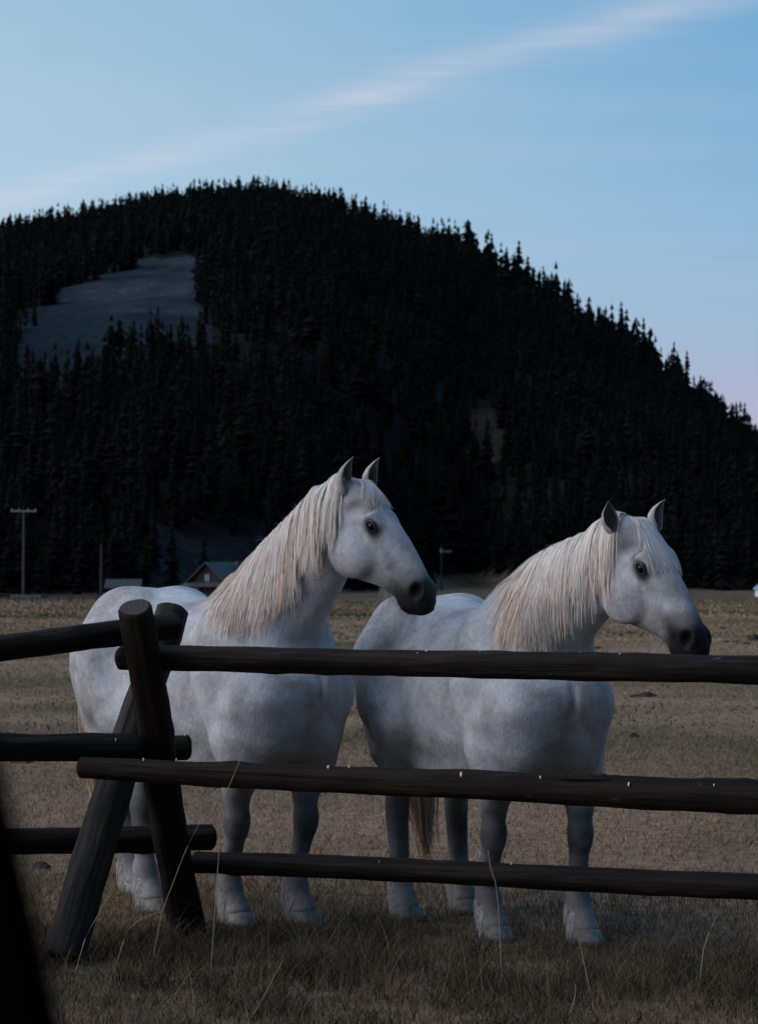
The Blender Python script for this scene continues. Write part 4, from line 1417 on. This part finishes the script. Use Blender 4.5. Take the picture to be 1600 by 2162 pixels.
for a in (-1.2, 1.2):
    part("foot", bx(.2, .7, .27, -.02), M_poled, tro, (a, 0, 0))

# far rail fence along the meadow's left edge
ff = empty("pasture_fence", (0, 0, 0))
tag(ff, "low distant rail fence along the far left edge of the meadow", "fence")
xs = [U_PX(-40 + 27 * i) * 272 for i in range(20)]
zz = [float(land_z(np.array([x]), np.array([272.0]))[0]) for x in xs]
fr_ = np.random.default_rng(3)
for x, z in zip(xs, zz):
    part("post", tube_vf((0, 0, -.1), (fr_.uniform(-.05, .05), 0, .95 + fr_.uniform(-.1, .1)), .075, .06, 6), M_pole, ff, (x, 272, z))
for a in range(len(xs) - 1):
    for h in (.42, .80):
        part("rail", tube_vf((xs[a] - .1, 271.92, zz[a] + h), (xs[a + 1] + .1, 271.92, zz[a + 1] + h + fr_.uniform(-.06, .06)), .05, .045, 6), M_pole, ff)

# stacked timber behind the right horse's back
x, y, z = at_px(1040, 210)
wp = empty("log_stack", (x, y, z), rad(-12))
tag(wp, "dark stack of split logs at the meadow's far edge behind the right horse", "log stack")
wr = np.random.default_rng(12)
rows = [9, 8, 7, 5]
M_split = simple("split_timber", (.055, .040, .030))
for j, nrow in enumerate(rows):
    for i in range(nrow):
        rr = .14 * wr.uniform(.85, 1.12)
        xx = (i - (nrow - 1) / 2) * .29
        part("stacked_log", tube_vf((xx, -1.1 + wr.uniform(-.15, .15), .15 + j * .255), (xx + wr.uniform(-.02, .02), 1.1, .15 + j * .255), rr, rr * .92, 7), M_split, wp)
for s in (-1.25, 1.25):
    part("stake", tube_vf((s, -.9, -.1), (s * 1.02, -.9, 1.25), .05, .045, 6), M_poled, wp)

# clods of dung and earth lying on the meadow
M_clod = simple("dark_clod", (.022, .015, .011), .95)
for k, (px, py, w, h) in enumerate([(1592, 1352, .16, .10), (1523, 1328, .10, .05), (1532, 1357, .09, .04), (1552, 1356, .10, .035), (1575, 1360, .10, .04), (1340, 1472, .07, .03), (1364, 1471, .12, .045), (1378, 1470, .06, .03), (1336, 1556, .06, .03), (1262, 1370, .10, .04), (756, 1310, .13, .04), (52, 1610, .10, .05), (90, 1832, .05, .03)]):
    D = FPX * CAM_Z / (py - 1200)
    for _ in range(4):
        zg = float(land_z(np.array([U_PX(px) * D]), np.array([D]))[0])
        D = FPX * (CAM_Z - zg) / (py - 1200)
    sc_ = 1.0
    V, F = [], []
    cr = np.random.default_rng(60 + k)
    nu, nv = 14, 6
    for i in range(nv + 1):
        for j in range(nu):
            a = j * 2 * math.pi / nu; e = i / nv * math.pi / 2
            rr = 1 + .25 * math.sin(3 * a + k) + cr.uniform(-.15, .15)
            V.append((w * sc_ * math.cos(e) * math.cos(a) * rr, w * sc_ * .8 * math.cos(e) * math.sin(a) * rr, h * sc_ * 1.6 * math.sin(e) * (1 + cr.uniform(-.2, .2)) - .01))
    for i in range(nv):
        for j in range(nu):
            F.append((i * nu + j, i * nu + (j + 1) % nu, (i + 1) * nu + (j + 1) % nu, (i + 1) * nu + j))
    o = mesh_obj("dung_clod", V, F, M_clod, None, True, None, (U_PX(px) * D, D, zg))
    lab = ["largest dark lump of dung on the meadow at the right edge", "upper single dung lump right of the right horse's nose", "small flat dung lump just right of the right horse's nostril",
           "second flat dung lump in the row beside the right horse's nostril", "third flat dung lump in the row beside the largest one", "small dark clod left of the long one under the top rail at right",
           "long dark clod under the top rail at the right", "small dark clod right of the long one under the top rail", "small dark clod beside the right horse's chest",
           "dark clod under the right horse's jaw", "dark clod on the meadow between the left horse's neck and the right horse's rump", "dark clod just below the left middle rail near the picture edge", "tiny dark clod below the lowest left rail"][k]
    tag(o, lab, "dung", "clods of dung on the meadow")

# ------------------------------------------------------------------ grass
m_grass, nt, b = mat("dry_grass")
at = N(nt, 'ShaderNodeVertexColor'); at.layer_name = "Col"
L(nt, at.outputs[0], b.inputs['Base Color']); b.inputs['Roughness'].default_value = .85; b.inputs['Specular IOR Level'].default_value = .12
gr = np.random.default_rng(33)
PAL = np.array([(.305, .208, .132), (.21, .160, .098), (.125, .112, .060), (.073, .072, .040), (.41, .31, .215)])

def blades(x, y, h, w, lean, seg, cols, droop):
    n = len(x)
    z = land_z(x, y)
    a = gr.uniform(0, 2 * np.pi, n); d = np.stack([np.cos(a), np.sin(a)], 1)
    fa = gr.uniform(0, 2 * np.pi, n); s = np.stack([np.cos(fa), np.sin(fa)], 1)
    V = np.empty((n, 2 * seg + 1, 3)); 
    for k in range(seg + 1):
        t = k / seg
        ox = lean * h * (t ** 1.8)
        cx = x + d[:, 0] * ox; cy = y + d[:, 1] * ox
        cz = z - .01 + h * (t - droop * t ** 3)
        ww = w * (1 - t ** 1.5)
        if k < seg:
            V[:, 2 * k] = np.stack([cx - s[:, 0] * ww, cy - s[:, 1] * ww, cz], 1)
            V[:, 2 * k + 1] = np.stack([cx + s[:, 0] * ww, cy + s[:, 1] * ww, cz], 1)
        else:
            V[:, 2 * k] = np.stack([cx, cy, cz], 1)
    tri = []
    for k in range(seg - 1):
        tri += [(2 * k, 2 * k + 1, 2 * k + 3), (2 * k, 2 * k + 3, 2 * k + 2)]
    tri.append((2 * seg - 2, 2 * seg - 1, 2 * seg))
    F = (np.array(tri)[None] + (np.arange(n) * (2 * seg + 1))[:, None, None]).reshape(-1, 3)
    return V.reshape(-1, 3), F, np.repeat(cols, 2 * seg + 1, 0)

def scatter(n, y0, y1, half):
    y = np.sqrt(gr.uniform(y0 ** 2, y1 ** 2, n)); x = gr.uniform(-1, 1, n) * (half * y + 1.2)
    return x, y
def gcol(x, y, bias=0.0):
    p = np.stack([x / 1.3, y / 1.6, 0 * x], -1); p2 = np.stack([x / 6, y / 9, 0 * x], -1)
    p3 = np.stack([x / 16, y / 30, 0 * x], -1)
    v = vnoise(p, 70) * .45 + vnoise(p2, 71) * .6 + vnoise(p3, 72) * .75 * smoothstep(15, 35, y) + bias + gr.normal(0, .28, len(x))
    i = np.interp(v, [-1, -.3, .2, .8, 1.6], [3, 2, 1, 0, 4])
    k = np.clip(i.astype(int), 0, 3)
    # palette order along the dry axis
    seqp = PAL[[3, 2, 1, 0, 4]]
    u = np.interp(v, [-1, -.3, .2, .8, 1.6], [0, 1, 2, 3, 4])
    j = np.clip(u.astype(int), 0, 3); f = (u - j)[:, None]
    c = seqp[j] * (1 - f) + seqp[j + 1] * f
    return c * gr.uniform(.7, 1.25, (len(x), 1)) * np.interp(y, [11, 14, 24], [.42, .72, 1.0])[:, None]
def join(parts):
    V, F, Cc, o = [], [], [], 0
    for v, f, c in parts:
        V.append(v); F.append(f + o); Cc.append(c); o += len(v)
    return np.concatenate(V), np.concatenate(F), np.concatenate(Cc)

# short grazed grass over the meadow
P_ = []
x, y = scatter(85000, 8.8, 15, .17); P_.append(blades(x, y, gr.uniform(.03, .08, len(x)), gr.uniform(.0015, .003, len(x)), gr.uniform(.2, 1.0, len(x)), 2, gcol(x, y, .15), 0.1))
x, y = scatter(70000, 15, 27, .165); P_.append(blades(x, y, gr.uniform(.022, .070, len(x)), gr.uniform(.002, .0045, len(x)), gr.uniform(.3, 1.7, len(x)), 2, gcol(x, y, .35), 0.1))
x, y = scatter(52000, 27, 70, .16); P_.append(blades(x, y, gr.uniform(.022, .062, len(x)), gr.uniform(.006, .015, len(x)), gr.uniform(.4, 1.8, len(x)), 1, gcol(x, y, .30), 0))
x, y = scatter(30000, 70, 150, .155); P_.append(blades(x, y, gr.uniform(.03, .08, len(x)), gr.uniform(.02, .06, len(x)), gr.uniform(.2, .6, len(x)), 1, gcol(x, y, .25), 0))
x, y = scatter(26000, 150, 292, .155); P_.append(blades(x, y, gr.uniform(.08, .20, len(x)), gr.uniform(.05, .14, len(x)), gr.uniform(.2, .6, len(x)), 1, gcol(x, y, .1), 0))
v, f, c = join(P_)
o = mesh_obj("meadow_grass", v, f, m_grass, None, False, c); tag(o, "short dry grass of the meadow around the horses", "grass", kind='stuff')
# long ungrazed grass along the fence, in tussocks
P_ = []
nt0 = 1800
tx, ty = scatter(nt0, 9.3, 12.9, .17)
band_ = np.exp(-((ty - (11.55 - .40 * tx)) / .85) ** 2) + .45 * (ty < 11.0)
ok = gr.uniform(0, 1, nt0) < band_ * (.75 + .6 * vnoise(np.stack([tx * 1.6, ty * 1.6, 0 * tx], -1), 80))
tx, ty = tx[ok], ty[ok]
per = 46
x = np.repeat(tx, per) + gr.normal(0, .055, len(tx) * per); y = np.repeat(ty, per) + gr.normal(0, .055, len(tx) * per)
hh = np.repeat(gr.uniform(.06, .20, len(tx)) * np.interp(ty, [9.3, 10.4, 11.2, 12.9], [.75, .9, 1.1, .7]), per) * gr.uniform(.5, 1.15, len(x))
P_.append(blades(x, y, hh, gr.uniform(.0012, .0026, len(x)), gr.uniform(.15, 1.1, len(x)), 4, gcol(x, y, np.repeat(gr.normal(-.35, .45, len(tx)), per)) * .95, .22))
x, y = scatter(9000, 9.3, 13.2, .17); P_.append(blades(x, y, gr.uniform(.04, .09, len(x)), gr.uniform(.0010, .0022, len(x)), gr.uniform(1.6, 4.2, len(x)), 5, np.clip(gcol(x, y, .7), .05, .45), .55))
x, y = scatter(650, 9.3, 12.4, .17); P_.append(blades(x, y, gr.uniform(.18, .36, len(x)), gr.uniform(.0009, .0016, len(x)), gr.uniform(.2, 1.2, len(x)), 5, np.clip(gcol(x, y, .9), .08, .45), .15))
v, f, c = join(P_)
o = mesh_obj("long_grass", v, f, m_grass, None, False, c); tag(o, "long tangled dry grass growing along the fence and foreground", "grass", kind='stuff')

# single pale stalks that stand out in front of the fence
M_straw = simple("straw", (.34, .27, .19), .8, .2, 20)
for k, (x0, y0, x1, y1, D, lab) in enumerate([
        (470, 1690, 532, 1530, 11.3, "long straw stalk slanting up across the left horse's chest"),
        (186, 1960, 262, 1838, 11.2, "bent straw stalk beside the grey fence leg"),
        (350, 1890, 428, 1738, 11.5, "straw stalk rising across the red brown fence leg"),
        (268, 1965, 346, 1925, 11.2, "short straw stalk lying low right of the grey fence leg"),
        (1050, 1860, 1026, 1795, 11.0, "thin straw stalk before the right horse's near foreleg"),
        (1255, 2105, 1200, 1935, 10.6, "tall straw stalk in the grass by the right horse's outer hoof"),
        (1198, 2160, 1212, 2080, 10.1, "straw stalk at the bottom edge below the right horse"),
        (520, 2160, 600, 2030, 10.2, "tall straw stalk at the bottom edge below the left horse"),
        (1490, 1970, 1530, 1925, 10.8, "leaning straw stalk at the right below the bottom rail")
        ]):
    p, q = unproj(x0, y0, D), unproj(x1, y1, D + .03)
    n = 9
    P = np.array([p + (q - p) * t + np.array([.012 * math.sin(3 * t + k), 0, .01 * math.sin(math.pi * t)]) for t in np.linspace(0, 1, n)])
    if p[2] > .05:                                            # carry the stalk on down to the turf
        g0 = p + (p - q) * .4; zg = float(land_z(np.array([g0[0]]), np.array([g0[1]]))[0])
        g0[2] = zg
        P = np.concatenate([np.linspace(g0, p, 5)[:-1], P])
    v, f, c = strands(P[None], (np.linspace(.0020, .0012, len(P)))[None], np.ones((1, len(P), 3)), 5)
    o = mesh_obj("straw_stalk", v, f, M_straw, None, True); tag(o, lab, "grass stalk", "straw stalks in front of the fence")
